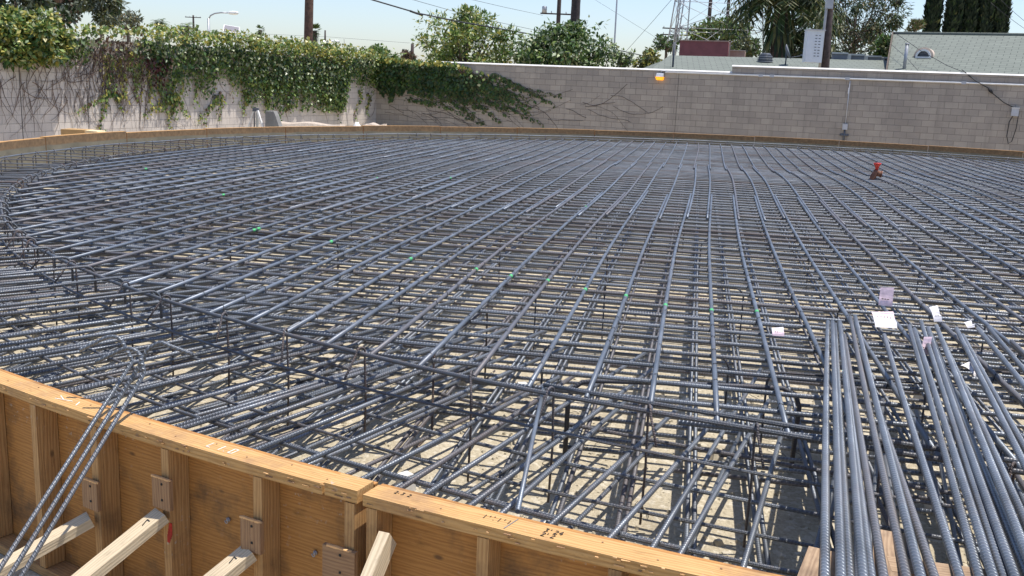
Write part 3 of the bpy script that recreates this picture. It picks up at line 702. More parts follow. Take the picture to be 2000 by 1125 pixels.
# ---- paper tags
def paper(name, px, py, z, wpx, hpx, curl, mat, lb, yaw=0., mat2=None, ink=False, tilt=55):
    p = G(px, py, z); sc = np.linalg.norm(p - EYE) / F
    W_, H_ = .9 * wpx * sc, .9 * hpx * sc / math.sin(rad(tilt + 20)); b = MB(); n = 8; ti = rad(tilt)
    prev = None; y = 0; zz = 0; pts = []
    for i in range(n + 1):
        f_ = i / n; an = ti * (1 - curl * f_) ; pts.append((y, zz)); y -= math.cos(an) * H_ / n * -1; zz += math.sin(an) * H_ / n
    for i in range(n):
        mm = mat if (mat2 is None or i < n * .55) else mat2
        (y0, z0), (y1, z1) = pts[i], pts[i + 1]; wob = .009 * random.uniform(.6, 1.6)
        for dn in (0, .0012):
            q = [(-W_ / 2, y0 + dn, z0), (W_ / 2, y0 + dn, z0 + wob * math.sin(i)), (W_ / 2, y1 + dn, z1 + wob * math.sin(i + 1)), (-W_ / 2, y1 + dn, z1)]
            b.poly(q if dn == 0 else q[::-1], mm, None, True)
    o = b.build(name); o.location = tuple(p); o.rotation_euler.z = rad(yaw)
    if ink:
        b = MB()
        for i in range(5):
            x = -W_ * .3 + i * W_ * .15; b.box((x, pts[5][0] - .003, pts[5][1]), (.003, .0015, H_ * .1), M['ink'])
        b.build('printed_line', o)
    else:
        b = MB()
        for i in range(3): x = -W_ * .25 + i * W_ * .2; b.box((x, pts[3][0] - .004, pts[3][1]), (W_ * .12, .0015, H_ * .05), M['ink'])
        b.build('printed_line', o)
    tag(o, lb, 'tag'); return o
ZT = ZY + .02
paper('paper_tag', 1520, 656, ZT, 24, 26, 1.3, M['paper_pink'], 'curled pink and white paper tag on the bars left of the loose pile', -8, M['paper'])
paper('paper_tag', 1731, 640, ZT, 43, 42, .8, M['paper'], 'largest white paper tag with black printed ticks, beside the single loose bar', -6, M['paper_pink'], True, 42)
paper('paper_tag', 1729, 597, ZT, 26, 36, .1, M['paper_pink'], 'pink torn paper tag standing up behind the largest white tag', -20, None, False, 75)
paper('paper_tag', 1832, 628, ZT + .02, 19, 32, .6, M['paper'], 'white crumpled tag tied at the end of a middle loose bar', 15, None, False, 70)
paper('paper_tag', 1897, 640, ZT + .02, 22, 13, .5, M['paper'], 'small torn white tag scrap at the far end of a right loose bar', 30)
paper('paper_tag', 1914, 733, ZT + .03, 40, 34, 1.2, M['paper'], 'folded white tag caught under a right loose bar', 35)
paper('paper_tag', 1806, 692, ZT, 15, 36, .3, M['paper_pink'], 'white tag with a red stripe stuck between the middle loose bars', -30, None, False, 70)
# ---- centre pipe with red plug
cb = G(1702, 354, ZY - .05); e = empty('standpipe', (cb[0], cb[1], 0))
b = MB(); k = np.array([cb[0], cb[1], 0.]); px_m = F / cb[1]
b.tube([(0, 0, 0), (0, 0, ZY - .06), (.02, 0, ZY + .04), (.07, .0, ZY + .12), (.075, 0, ZY + .16)], [.055, .055, .056, .056, .056], M['rustpipe'], 14)
b.tube([(.09, -.01, ZY + .10), (.15, -.02, ZY + .09)], .055, M['rustpipe'], 12)
b.tube([(.148, -.02, ZY + .09), (.168, -.024, ZY + .087)], .066, M['rustpipe'], 12); b.build('pipe', e)
b = MB(); b.lathe([(.03, 0), (.03, .05), (.045, .08), (.068, .115), (.07, .135), (.06, .137), (.0, .13)], (.072, 0, ZY + .158), M['red'], 14); b.build('plug', e)
tag(e, 'brown rusted pipe stub with a red plug rising at the centre of the steel grid', 'pipe')

# ================================================================ WALLS
TW = .374; DR = np.array([math.cos(TW), -math.sin(TW)]); NR = np.array([-math.sin(TW), -math.cos(TW)])   # right wall direction and the normal facing the camera
DL = -np.array([math.sin(TW), math.cos(TW)])                                                            # left wall from the corner towards the camera
K0 = np.array([8.85, 33.4]); d_ = ray(735, 180); kx = d_[0] / d_[1]
t_ = (kx * K0[1] - K0[0]) / (DR[0] - kx * DR[1]); CORN = K0 + DR * t_
print('CORNER', CORN)
def on_right(px, py):
    d = ray(px, py); n = np.array([NR[0], NR[1], 0]); c = np.array([CORN[0], CORN[1], 0]); p = EYE + d * ((c - EYE) @ n / (d @ n)); return (p[:2] - CORN) @ DR, p[2], p
NLw = np.array([DR[0], DR[1]])          # left wall's lit face looks along the right wall
def on_left(px, py):
    d = ray(px, py); n = np.array([NLw[0], NLw[1], 0]); c = np.array([CORN[0], CORN[1], 0]); p = EYE + d * ((c - EYE) @ n / (d @ n)); return (p[:2] - CORN) @ DL, p[2], p
H1 = on_right(1000, 125)[1]; H2 = on_right(1700, 136)[1]; sStep = on_right(1430, 135)[0]
print('WALL H', H1, H2, 'step', sStep, 'left s at x=42', on_left(42, 250), on_left(150, 60))
def wall_mesh(mb, org, d, n, s0, s1, z0, z1, thk, mat):
    a = np.array([org[0] + d[0] * s0, org[1] + d[1] * s0, 0]); b_ = np.array([org[0] + d[0] * s1, org[1] + d[1] * s1, 0]); k = np.array([-n[0] * thk, -n[1] * thk, 0])
    Z = lambda p, z: p + np.array([0, 0, z])
    mb.poly([Z(a, z0), Z(b_, z0), Z(b_, z1), Z(a, z1)], mat, [(s0, z0), (s1, z0), (s1, z1), (s0, z1)])
    mb.poly([Z(b_ + k, z0), Z(a + k, z0), Z(a + k, z1), Z(b_ + k, z1)], mat, [(s1, z0), (s0, z0), (s0, z1), (s1, z1)])
    mb.poly([Z(a, z1), Z(b_, z1), Z(b_ + k, z1), Z(a + k, z1)], mat, [(s0, 0), (s1, 0), (s1, thk), (s0, thk)])
    mb.poly([Z(a + k, z0), Z(a, z0), Z(a, z1), Z(a + k, z1)], mat, [(0, z0), (thk, z0), (thk, z1), (0, z1)])
    mb.poly([Z(b_, z0), Z(b_ + k, z0), Z(b_ + k, z1), Z(b_, z1)], mat, [(0, z0), (thk, z0), (thk, z1), (0, z1)])
wl_r = empty('block_wall', (CORN[0], CORN[1], 0)); C3 = Vector((CORN[0], CORN[1], 0))
def wpart(mb, name, parent=wl_r):
    o = mb.build(name, parent); o.data.transform(Matrix.Translation(-C3)); return o
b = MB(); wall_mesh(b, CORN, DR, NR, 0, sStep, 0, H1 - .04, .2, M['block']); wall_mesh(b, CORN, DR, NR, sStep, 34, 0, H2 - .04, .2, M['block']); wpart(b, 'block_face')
def wash_cap(s0, s1, z):
    b = MB(); a = np.append(CORN + DR * s0, z); e_ = np.append(CORN + DR * s1, z); n = np.append(NR, 0); U = np.array([0, 0, 1.])
    q = lambda p: [p + n * .022 - U * .03, p - n * .215 - U * .03, p - n * .215 + U * .03, p - n * .06 + U * .03, p + n * .022 - U * .015]
    A_, B_ = q(a), q(e_)
    for i in range(5): j = (i + 1) % 5; b.poly([A_[i], B_[i], B_[j], A_[j]], M['cap'])
    b.poly(A_[::-1], M['cap']); b.poly(B_, M['cap']); wpart(b, 'wall_cap')
wash_cap(-.1, sStep + .01, H1 - .02); wash_cap(sStep - .01, 34, H2 - .02)
s_, z_, p = on_right(1322, 200); b = MB(); p0 = np.append(CORN + DR * s_ + NR * .003, 0); b.beam(p0 + np.array([0, 0, .02]), p0 + np.array([0, 0, H1 - .06]), .012, .008, M['ink'], up=(DR[0], DR[1], 0)); wpart(b, 'control_joint')
tag(wl_r, 'grey shaded concrete block wall with a white cap stepping up, behind the far form', 'wall')
wl_l = empty('block_wall', (CORN[0], CORN[1], 0))
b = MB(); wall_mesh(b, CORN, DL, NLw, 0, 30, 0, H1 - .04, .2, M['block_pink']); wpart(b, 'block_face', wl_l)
for px in (42, 172):
    s_, z_, p = on_left(px, 220); b = MB(); p0 = np.append(CORN + DL * s_ + NLw * .003, 0); b.beam(p0 + np.array([0, 0, .02]), p0 + np.array([0, 0, H1 - .1]), .014, .008, M['ink'], up=(DL[0], DL[1], 0)); wpart(b, 'control_joint', wl_l)
tag(wl_l, 'sunlit pale pinkish block wall at the left under hanging ivy', 'wall')
# conduit, lamp, boxes on the right wall
def rpt(px, py, off=.05): s_, z_, p = on_right(px, py); return p + np.array([NR[0], NR[1], 0]) * off
cd = empty('wall_conduit', rpt(1304, 141.9)); l0 = Vector(cd.location)
def cpart(mb, name, parent): o = mb.build(name, parent); o.data.transform(Matrix.Translation(-Vector(parent.location))); return o
b = MB(); zc = on_right(1650, 153.5)[1]; s0 = on_right(1300, 142)[0]
pA = np.append(CORN + DR * s0 + NR * .04, zc); pB = np.append(CORN + DR * 34 + NR * .04, zc)
cd.location = tuple(pA)
b.tube([pA, pB], .027, M['conduit'], 8); cpart(b, 'pipe_run', cd)
for px in (1486, 1508, 1884, 1656):
    s_ = on_right(px, 150)[0]; b = MB(); c = np.append(CORN + DR * s_ + NR * .045, zc); b.box(c, (.14, .075, .09), M['greybox'], np.column_stack([np.append(DR, 0), np.append(-NR, 0), [0, 0, 1]])); cpart(b, 'junction_box', cd)
tag(cd, 'long pale conduit running along the shaded wall under its cap', 'conduit')
RW = np.column_stack([np.append(DR, 0), np.append(-NR, 0), [0, 0, 1]])
lp = rpt(1290, 150, .0); e = empty('wall_lamp', lp)
b = MB(); b.hexa([lp + RW @ np.array(q) for q in ((-.13, -.20, .0), (.13, -.20, .0), (.13, -.002, .0), (-.13, -.002, .0), (-.12, -.14, .10), (.12, -.14, .10), (.12, -.002, .13), (-.12, -.002, .13))], M['greybox']); cpart(b, 'housing', e)
b = MB(); b.hexa([lp + RW @ np.array(q) for q in ((-.11, -.15, -.11), (.11, -.15, -.11), (.11, -.003, -.12), (-.11, -.003, -.12), (-.14, -.205, -.003), (.14, -.205, -.003), (.14, -.003, -.003), (-.14, -.003, -.003))], M['amber']); cpart(b, 'lens', e)
b = MB(); b.tube([lp + RW @ np.array((.02, -.03, .12)), lp + RW @ np.array((.03, -.03, .2)), lp + RW @ np.array((.2, -.03, .22))], .016, M['greybox'], 6); cpart(b, 'feed_pipe', e)
tag(e, 'amber glowing wall lamp with a grey hood on the shaded block wall', 'lamp')
c0 = rpt(1656, 158, .03); c1 = rpt(1651, 244, .03); e = empty('socket_box', c1); ddn = np.array([0, 0, 1.])
b = MB(); b.box(c1 + np.array([0, 0, -.06]), (.16, .11, .19), M['greybox'], RW); cpart(b, 'box', e)
b = MB(); b.tube([np.append(c1[:2], c0[2]), c1 + np.array([0, 0, .03])], .018, M['greybox'], 6); cpart(b, 'drop_pipe', e)
b = MB(); b.tube([c1 + np.array([0, 0, -.15]), c1 + np.array([0, 0, -.55])], .03, M['slot'], 8); b.tube([c1 + RW @ np.array([-.14, 0, -.33]), c1 + RW @ np.array([.14, 0, -.33])], .035, M['slot'], 8); cpart(b, 'valve', e)
b = MB(); b.box(rpt(1657, 177, .055), (.02, .02, .2), M['white'], RW); cpart(b, 'label_strip', e)
tag(e, 'grey box with a drop pipe and dark valve low on the block wall', 'box')
c1 = rpt(1982, 219, .0); e = empty('cable_box', c1)
b = MB(); b.box(c1 + RW @ np.array([0, -.06, 0]), (.21, .11, .24), M['greybox'], RW); b.box(c1 + RW @ np.array([0, -.065, .13]), (.23, .14, .02), M['white'], RW); cpart(b, 'box', e)
b = MB(); b.tube([c1 + RW @ np.array(q) for q in ((-.04, -.05, -.12), (-.12, -.05, -.3), (-.13, -.06, -.75), (-.06, -.06, -.98), (.03, -.06, -.9), (.1, -.06, -.5), (.11, -.06, .0), (.1, -.05, .1))], .012, M['black'], 6); cpart(b, 'cable_loop', e)
tag(e, 'small grey box with a hanging black cable loop at the right of the wall', 'box')
pc = [rpt(1878, 139, -.05) + np.array([0, 0, .05]), rpt(1905, 158, .06), rpt(1930, 172, .06), rpt(1938, 182, .06), rpt(1960, 200, .06), rpt(1979, 210, .06)]
b = MB(); b.tube(pc, .014, M['black'], 6); b.tube([pc[2], (pc[2] + pc[3]) / 2, pc[3]], [.03, .045, .03], M['black'], 8); o = b.build('drop_cable'); tag(o, 'black cable with a splice drooping down the wall to the small grey box', 'cable')

# ================================================================ IVY
def ivy_left():
    tx = [120, 150, 230, 300, 350, 400, 440, 500, 560, 620, 650, 700, 760]; ty = [62, 54, 57, 52, 58, 66, 62, 74, 78, 85, 90, 100, 112]
    bx = [120, 150, 170, 190, 215, 240, 262, 285, 300, 318, 335, 345, 360, 385, 400, 412, 425, 440, 462, 480, 500, 520, 545, 560, 580, 600, 612, 625, 645, 660, 668, 676, 690, 715, 740]
    by = [130, 125, 118, 135, 150, 150, 140, 165, 185, 200, 205, 175, 160, 175, 195, 175, 150, 160, 170, 190, 185, 205, 195, 210, 190, 205, 195, 225, 232, 238, 225, 165, 168, 172, 180]
    P, D, N, mi, ln = [], [], [], [], []; W = np.array([NLw[0], NLw[1], 0]); A = np.array([DL[0], DL[1], 0])
    mats = [L['green'], L['dark'], L['light'], L['yellow'], L['pale'], L['dry'], L['red']]
    def add(s_, h, off, d, m_, l_):
        P.append(np.array([CORN[0] + DL[0] * s_, CORN[1] + DL[1] * s_, h]) + W * off); D.append(d); N.append(W * random.uniform(.2, 1) + np.array([0, 0, random.uniform(.2, 1.3)]) + rvec(1)[0] * .75); mi.append(m_); ln.append(l_)
    cnt = 0
    for _ in range(60000):
        s_ = random.uniform(.0, 19.5); h = random.uniform(.75, H1 + .55); q = np.array([CORN[0] + DL[0] * s_, CORN[1] + DL[1] * s_, h]); px, py = PX(q)
        if px < 118 or px > 745: continue
        t0 = np.interp(px, tx, ty); yb = np.interp(px, bx, by) + 14 * math.sin(px * .41) * math.sin(px * .13 + 1) + (16 if 470 < px < 668 else 0)
        if py < t0 + 5 * math.sin(px * .3) + random.uniform(-3, 6) or py > yb + random.uniform(-16, 8): continue
        f_ = (py - t0) / max(yb - t0, 1)
        dry = math.exp(-((px - 215) / 50) ** 2) * (1 if py > 68 else .35)
        dens = (1.0 - .68 * f_ ** 1.5) * (1 - .78 * dry)
        if px < 420: dens *= .85
        if random.random() > dens * .68: continue
        off = .06 + random.random() * (.42 * (1 - f_) ** 1.2 + .08)
        r = random.random()
        top = f_ < .22
        if dry > .45: m_ = 5 if r < .62 else (0 if r < .75 else 4 if r < .9 else 3)
        elif 268 < px < 318 and 110 < py < 175: m_ = 6 if r < .45 else 5 if r < .6 else 1 if r < .8 else 0
        elif top: m_ = 3 if r < .28 else 2 if r < .66 else 0 if r < .88 else 4
        elif f_ < .6: m_ = 4 if r < .24 else 0 if r < .55 else 1 if r < .85 else 2
        else: m_ = 0 if r < .36 else 2 if r < .82 else 1
        add(s_, h, off, np.array([0, 0, -1.]) * (.9 if not top else -.2) + rvec(1)[0] * .7, m_, random.uniform(.075, .145) * (.75 if f_ > .7 else 1))
    # hanging strands
    for _ in range(150):
        px = random.choice((random.uniform(190, 330), random.uniform(330, 520), random.uniform(500, 668))); yb = np.interp(px, bx, by); s_, h, _p = on_left(px, min(yb, 225) - 40); L_ = random.uniform(.5, 1.3); dr = random.uniform(-.25, .25)
        n = int(L_ / .05); m0 = random.choice((0, 2, 2, 2, 3))
        for i in range(n):
            hh = h - i * .05
            if hh < .85: break
            if random.random() < .8: add(s_ + dr * i * .05 + .05 * math.sin(i * .4), hh, random.uniform(.04, .12), np.array([0, 0, -1.]) + rvec(1)[0] * .45, m0 if random.random() < .8 else 5, random.uniform(.06, .11))
    # spreading young sprigs low on the wall
    for sx, sy, ex, ey in [(212, 178, 148, 222), (212, 178, 245, 215), (200, 185, 196, 258), (330, 190, 280, 228), (335, 190, 372, 228), (330, 190, 333, 250), (335, 180, 345, 235), (420, 190, 385, 240), (420, 185, 398, 245), (425, 180, 430, 235), (660, 150, 664, 240), (700, 175, 696, 235), (715, 180, 720, 225), (560, 200, 545, 232), (480, 180, 478, 225)]:
        for i in range(34):
            f_ = i / 34; px = sx + (ex - sx) * f_ + 5 * math.sin(f_ * 6); py = sy + (ey - sy) * f_ ** 1.3; s_, h, _p = on_left(px, py)
            for _k in range(2): add(s_ + random.uniform(-.1, .1), h + random.uniform(-.08, .05), random.uniform(.02, .1), np.array([0, 0, -1.]) + rvec(1)[0] * .6, random.choice((0, 0, 2, 2, 3, 6 if 690 < px < 730 else 5)), random.uniform(.06, .12) * (1.2 - .5 * f_))
    e = empty('ivy_plant', (CORN[0], CORN[1], 0)); ln_ = np.array(ln)
    o = leaves('leaves', np.array(P) - np.array(C3), D, N, ln_, ln_ * RNG.uniform(.65, .95, len(ln_)), mats, mi, e)
    # bare stems clinging to the block
    b = MB()
    for _ in range(210):
        px = random.choice((random.uniform(-20, 150), random.uniform(100, 290), random.uniform(100, 300), random.uniform(250, 735))); s_, h, _p = on_left(px, random.uniform(70, 200)); n = random.randint(6, 14); an = random.uniform(-2.1, -1.0) if random.random() < .75 else random.uniform(-3.1, 0); pts = []
        for i in range(n):
            if h < .2: break
            pts.append(np.array([DL[0] * s_, DL[1] * s_, h]) + W * random.uniform(.012, .03)); s_ += math.cos(an) * .13; h += math.sin(an) * .13; an += random.uniform(-.35, .35) - .04 * (an + 1.57)
            if h > H1: h = H1 - .05
        if len(pts) > 2: b.tube(pts, np.linspace(.009, .003, len(pts)) * random.uniform(.5, 1.1), random.choice((L['stem'], L['stem'], L['stem_dark'])), 4, False)
    # thick tangle of dry twigs hanging off the wall top
    for _ in range(150):
        px = random.gauss(215, 42); py = random.uniform(66, 150); s_, h, _p = on_left(px, py); n = random.randint(4, 9); off = random.uniform(.05, .32); pts = []; an = random.uniform(-2.6, -.6)
        for i in range(n):
            if h < .3: break
            pts.append(np.array([DL[0] * s_, DL[1] * s_, h]) + W * max(.02, off - i * .025 + random.uniform(-.02, .02))); s_ += math.cos(an) * .11; h += math.sin(an) * .11; an += random.uniform(-.5, .5)
        if len(pts) > 2: b.tube(pts, random.uniform(.004, .009), random.choice((L['stem'], L['stem_dark'])), 4, False)
    b.build('vines', e)
    tag(e, 'thick ivy with a dry brown patch hanging down the pale left wall', 'ivy')
ivy_left()
def ivy_right():
    P, D, N, mi, ln = [], [], [], [], []; W = np.array([NR[0], NR[1], 0])
    mats = [L['green'], L['dark'], L['light'], L['yellow'], L['olive'], L['dry']]
    def add(s_, h, off, d, m_, l_): P.append(np.array([DR[0] * s_, DR[1] * s_, h]) + W * off); D.append(d); N.append(W + np.array([0, 0, random.uniform(0, 1.0)]) + rvec(1)[0] * .7); mi.append(m_); ln.append(l_)
    bx = [728, 750, 770, 790, 810, 850, 880, 905, 925, 945, 960, 980]; by = [165, 180, 190, 172, 172, 178, 182, 188, 200, 205, 190, 165]; tx = [728, 760, 800, 850, 890, 930, 980]; ty = [106, 111, 115, 118, 121, 130, 148]
    for _ in range(26000):
        s_ = random.uniform(-.3, 6.6); h = random.uniform(.9, H1 + .4); px, py = PX([CORN[0] + DR[0] * s_, CORN[1] + DR[1] * s_, h])
        if px > 985: continue
        t0 = np.interp(px, tx, ty); yb = np.interp(px, bx, by) + 7 * math.sin(px * .33)
        if py < t0 + random.uniform(-2, 3) or py > yb + random.uniform(-14, 6): continue
        f_ = (py - t0) / (yb - t0)
        if random.random() > (.75 if px < 830 else max(.03, .75 - .70 * (px - 830) / 100)): continue
        r = random.random(); off = .05 + random.random() * (.34 * (1 - f_) + .05) * (1 if px < 830 else .55)
        if px < 745 and f_ < .75: m_ = 3 if r < .3 else 2 if r < .65 else 0
        elif f_ < .15: m_ = 3 if r < .4 else 2 if r < .6 else 0
        elif px > 900 and f_ < .3: m_ = 5 if r < .3 else 2 if r < .6 else 0
        else: m_ = 1 if r < .55 else 0 if r < .85 else 4
        add(s_, h, off, np.array([0, 0, -1.]) + rvec(1)[0] * .7, m_, random.uniform(.10, .17))
    e = empty('ivy_plant', (CORN[0], CORN[1], 0)); b = MB()
    # runners sweeping right and down
    for k in range(74):
        sx = random.uniform(790, 975); sy = np.interp(sx, [820, 985], [165, 165]) + random.uniform(-25, 28); ex = sx + random.uniform(40, 130); ex = min(ex, 1108 - random.random() * 25); slope = random.uniform(.18, .62); ey = min(sy + (ex - sx) * slope, 242)
        n = int((ex - sx) / 1.6); pts = []
        for i in range(max(n, 4)):
            f_ = i / max(n, 4); px = sx + (ex - sx) * f_; py = sy + (ey - sy) * f_ ** 1.2 + 2 * math.sin(i * .5 + k); s_, h, _p = on_right(px, py); pts.append(np.array([DR[0] * s_, DR[1] * s_, h]) + W * .02)
            if k % 4 and random.random() < .85 - .5 * f_:
                for _k in range(2): add(s_ + random.uniform(-.05, .05), h + random.uniform(-.09, .04), random.uniform(.02, .07), np.array([DR[0] * .6, DR[1] * .6, -.9]) + rvec(1)[0] * .5, random.choice((0, 1, 4, 4, 0)), random.uniform(.06, .12))
        b.tube(pts, .006, L['stem_dark'], 4, False)
    for k in range(42):                    # bare creepers on the lower wall
        px = random.uniform(745, 1200); py = random.uniform(185, 235); s_, h, _p = on_right(px, py); pts = []; an = random.uniform(-.5, .15)
        for i in range(random.randint(6, 16)):
            pts.append(np.array([DR[0] * s_, DR[1] * s_, max(h, .2)]) + W * .012); s_ += math.cos(an) * .14; h += math.sin(an) * .14; an += random.uniform(-.25, .25)
        b.tube(pts, random.uniform(.003, .007), L['stem_dark'], 4, False)
    ln_ = np.array(ln); leaves('leaves', P, D, N, ln_, ln_ * RNG.uniform(.65, .95, len(ln_)), mats, mi, e)
    b.build('vines', e)
    tag(e, 'dark green ivy spilling over the corner and trailing along the shaded wall', 'ivy')
ivy_right()

# ================================================================ TREES
def clump_tree(name, cx, y0, y1, dist, wpx, mats, wts, label, n_leaf=3500, leaf=.16, n_cl=26, shape='round', seed=1, droop=0., group=None, base=0., clr=.36, aspect=.6, trunk_r=.14, cat='tree', toff=(0, 0)):
    """tree whose crown spans the pixel rows y0..y1 around column cx, at the given distance"""
    rg = np.random.default_rng(seed)
    top = B(cx, y0, dist); bot = B(cx, y1, dist); sc = dist / cp / F; W_ = wpx * sc / 2; H_ = max((top[2] - bot[2]) / 2, .3); c = (top + bot) / 2
    e = empty(name, (c[0], c[1], base)); cls = []
    for i in range(n_cl):
        v = rg.normal(size=3); v /= np.linalg.norm(v); r = rg.uniform(.25, 1) ** .6
        if shape == 'round': q = np.array([v[0] * W_, v[1] * W_, v[2] * H_]) * r * (1 - clr * .6)
        elif shape == 'vase': zz = rg.uniform(-1, 1); ww = (.35 + .55 * (zz + 1) / 2); q = np.array([v[0] * W_ * ww, v[1] * W_ * ww, zz * H_ * .82])
        else: q = np.array([v[0] * W_, v[1] * W_, v[2] * H_]) * r
        cls.append((q, clr * rg.uniform(.35, 1.5) * min(W_, H_ * 1.3)))
    P = []; D = []; N = []
    for q, rr in cls:
        n = int(n_leaf / n_cl * rg.uniform(.5, 1.5)); v = rg.normal(size=(n, 3)); v /= np.linalg.norm(v, axis=1)[:, None]; r = rg.uniform(0, 1, n) ** .42
        pp = q + v * (r * rr)[:, None] * np.array([1, 1, .72]); P.append(pp); dd = v * .6 + rg.normal(size=(n, 3)) * .6; dd[:, 2] -= droop; D.append(dd); N.append(v + np.array([0, 0, .9]) + rg.normal(size=(n, 3)) * .5)
    P = np.concatenate(P); D = np.concatenate(D); N = np.concatenate(N)
    ctr = np.array([0, 0, c[2] - base]); ln = leaf * rg.uniform(.6, 1.3, len(P))
    mi = rg.choice(len(mats), size=len(P), p=np.array(wts) / sum(wts))
    leaves('crown', P + ctr, D, N, ln, ln * aspect, mats, mi, e)
    b = MB(); zb = c[2] - base
    tx, ty = toff; b.tube([(tx, ty, 0), (tx + .05, ty, max(.4, (zb - H_) * .6)), (tx, ty + .05, max(.8, zb - H_ * .3)), (tx * .6, ty * .6, zb + H_ * .3)], [trunk_r, trunk_r * .8, trunk_r * .6, trunk_r * .25], M['bark'], 8)
    for q, rr in cls[::2]:
        s0 = np.array([tx, ty, max(.6, zb - H_ * .7 + rg.uniform(0, H_ * .5))]); b.tube([s0, s0 * .5 + (q + ctr) * .5 + np.array([0, 0, -.1 * H_]), q + ctr], [trunk_r * .4, trunk_r * .25, trunk_r * .08], M['bark'], 5)
    b.build('trunk', e); tag(e, label, cat, group); return e
clump_tree('leafy_shrub', 50, 14, 138, 23.75, 205, [L['green'], L['light'], L['yellow'], L['pale'], L['dark']], [3, 3.5, 3, 1, 1.5], 'large sunlit yellow-green bush bulging over the left end of the wall', 17000, .14, 80, 'round', 11, .3, clr=.30, aspect=.55, cat='shrub', toff=(-1.3, .5))
clump_tree('tree', 30, -40, 75, 48, 150, [L['grey'], L['dark'], L['olive']], [3, 2, 1], 'dull grey-green tree at the far left, mostly above the bush', 2600, .3, 22, 'round', 12)
clump_tree('tree', 120, -70, 60, 55, 110, [L['grey'], L['dark'], L['dry']], [3, 2, 1], 'dark loose-limbed tree between the bush and the feathery one', 1500, .32, 20, 'round', 13)
clump_tree('tree', 195, -55, 62, 46, 95, [L['grey'], L['olive'], L['dark']], [4, 3, 1.5], 'feathery grey-green tree standing behind the dry ivy patch', 3200, .26, 26, 'round', 14, .6, aspect=.3)
clump_tree('tree', 248, 18, 66, 52, 66, [L['grey'], L['olive'], L['straw']], [4, 2, 1.5], 'thin pale bush beside the feathery tree above the ivy', 800, .24, 14, 'round', 15, aspect=.3)
clump_tree('round_tree', 738, 85, 150, 75, 98, [L['green'], L['light'], L['olive']], [3, 2, 1], 'dome-shaped green tree showing over the ivy near the wall corner', 3600, .26, 40, 'round', 16)
clump_tree('tree', 797, 98, 122, 90, 40, [L['dry'], L['grey']], [2, 1], 'small brownish tree at the foot of the distant lamp pole', 500, .3, 10, 'round', 17)
clump_tree('fruit_tree', 912, 4, 195, 44, 222, [L['green'], L['light'], L['yellow'], L['pale']], [3, 4, 1.6, 1], 'light green bushy tree behind the wall, left of the darker one', 8500, .21, 85, 'round', 18, -.1, clr=.22, aspect=.42)
clump_tree('fruit_tree', 1092, 22, 190, 42.5, 228, [L['dark'], L['green'], L['pale'], L['light']], [3, 4, 1.6, 1.2], 'darker glossy tree in front of the thick palm trunk', 8500, .22, 85, 'round', 19, .5, clr=.22, aspect=.5)
clump_tree('shrub', 1217, 95, 150, 46, 54, [L['grey'], L['light']], [2, 2], 'wispy pale shrub right of the glossy tree', 900, .18, 16, 'vase', 20, aspect=.35, cat='shrub')
clump_tree('tree', 1266, 90, 160, 50, 70, [L['olive'], L['yellow'], L['green']], [3, 2, 1], 'small yellowish tree left of the green shingle roof', 1500, .2, 22, 'round', 21)
clump_tree('tree', 1398, 24, 118, 78, 140, [L['green'], L['olive'], L['light']], [3, 3, 1], 'green tree seen through the lattice tower above the maroon box', 3200, .34, 30, 'round', 22)
clump_tree('tree', 1302, 66, 112, 66, 50, [L['grey'], L['green']], [2, 2], 'sparse grey-green tree at the left foot of the lattice tower', 600, .26, 12, 'vase', 23)
clump_tree('tree', 1462, 60, 118, 70, 60, [L['grey'], L['olive'], L['green']], [2, 2, 1], 'thin tree between the tower tree and the big drooping one', 900, .28, 14, 'round', 24)
def droop_tree(cx, dist, spread, top_y, low_y, label, seed, mats, wts, n_str=170, strand=2.2):
    rg = np.random.default_rng(seed); sc = dist / cp / F; c = B(cx, low_y, dist); zt = B(cx, top_y, dist)[2]; zl = c[2]; W_ = spread * sc / 2
    e = empty('drooping_tree', (c[0], c[1], 0)); P = []; D = []; N = []; b = MB()
    b.tube([(0, 0, 0), (.1, 0, zl * .6), (0, .1, (zl + zt) / 2), (0, 0, zt)], [.5, .42, .3, .08], M['bark'], 8)
    for k in range(n_str):
        an = rg.uniform(0, 6.28); r = W_ * rg.uniform(.15, 1) ** .7; z0 = zl + (zt - zl) * rg.uniform(.1, 1.0); x, y = math.cos(an) * r, math.sin(an) * r * .6
        if k % 5 == 0: b.tube([(0, 0, z0 - .5), (x * .5, y * .5, z0 + .5), (x, y, z0)], [.12, .07, .02], M['bark'], 5)
        Ls = strand * rg.uniform(.5, 1.4); n = int(42 * Ls)
        f_ = rg.uniform(0, 1, n); rad_ = (.32 * np.sin(np.clip(f_, .02, 1) * 2.6) + .06)
        v = rg.normal(size=(n, 3)); pp = np.column_stack([x * (1 + .12 * f_) + v[:, 0] * rad_ * .6, y * (1 + .12 * f_) + v[:, 1] * rad_ * .6, z0 - f_ * Ls + v[:, 2] * .05]); P.append(pp); dd = v * .35; dd[:, 2] -= 1; D.append(dd); N.append(np.column_stack([np.full(n, x / (W_ + .1)), np.full(n, y / (W_ + .1)), np.full(n, .5)]) + rg.normal(size=(n, 3)) * .6)
    P = np.concatenate(P); D = np.concatenate(D); N = np.concatenate(N); ln = .34 * rg.uniform(.6, 1.3, len(P))
    leaves('crown', P, D, N, ln, ln * .22, mats, rg.choice(len(mats), size=len(P), p=np.array(wts) / sum(wts)), e); b.build('trunk', e); tag(e, label, 'tree')
clump_tree('tree', 1545, 30, 150, 63, 150, [L['dark'], L['cypress'], L['olive']], [4, 4, 1.2], 'dark thicket filling in under the shaggy palm behind the low roof', 4200, .3, 34, 'round', 35, .8, aspect=.3)
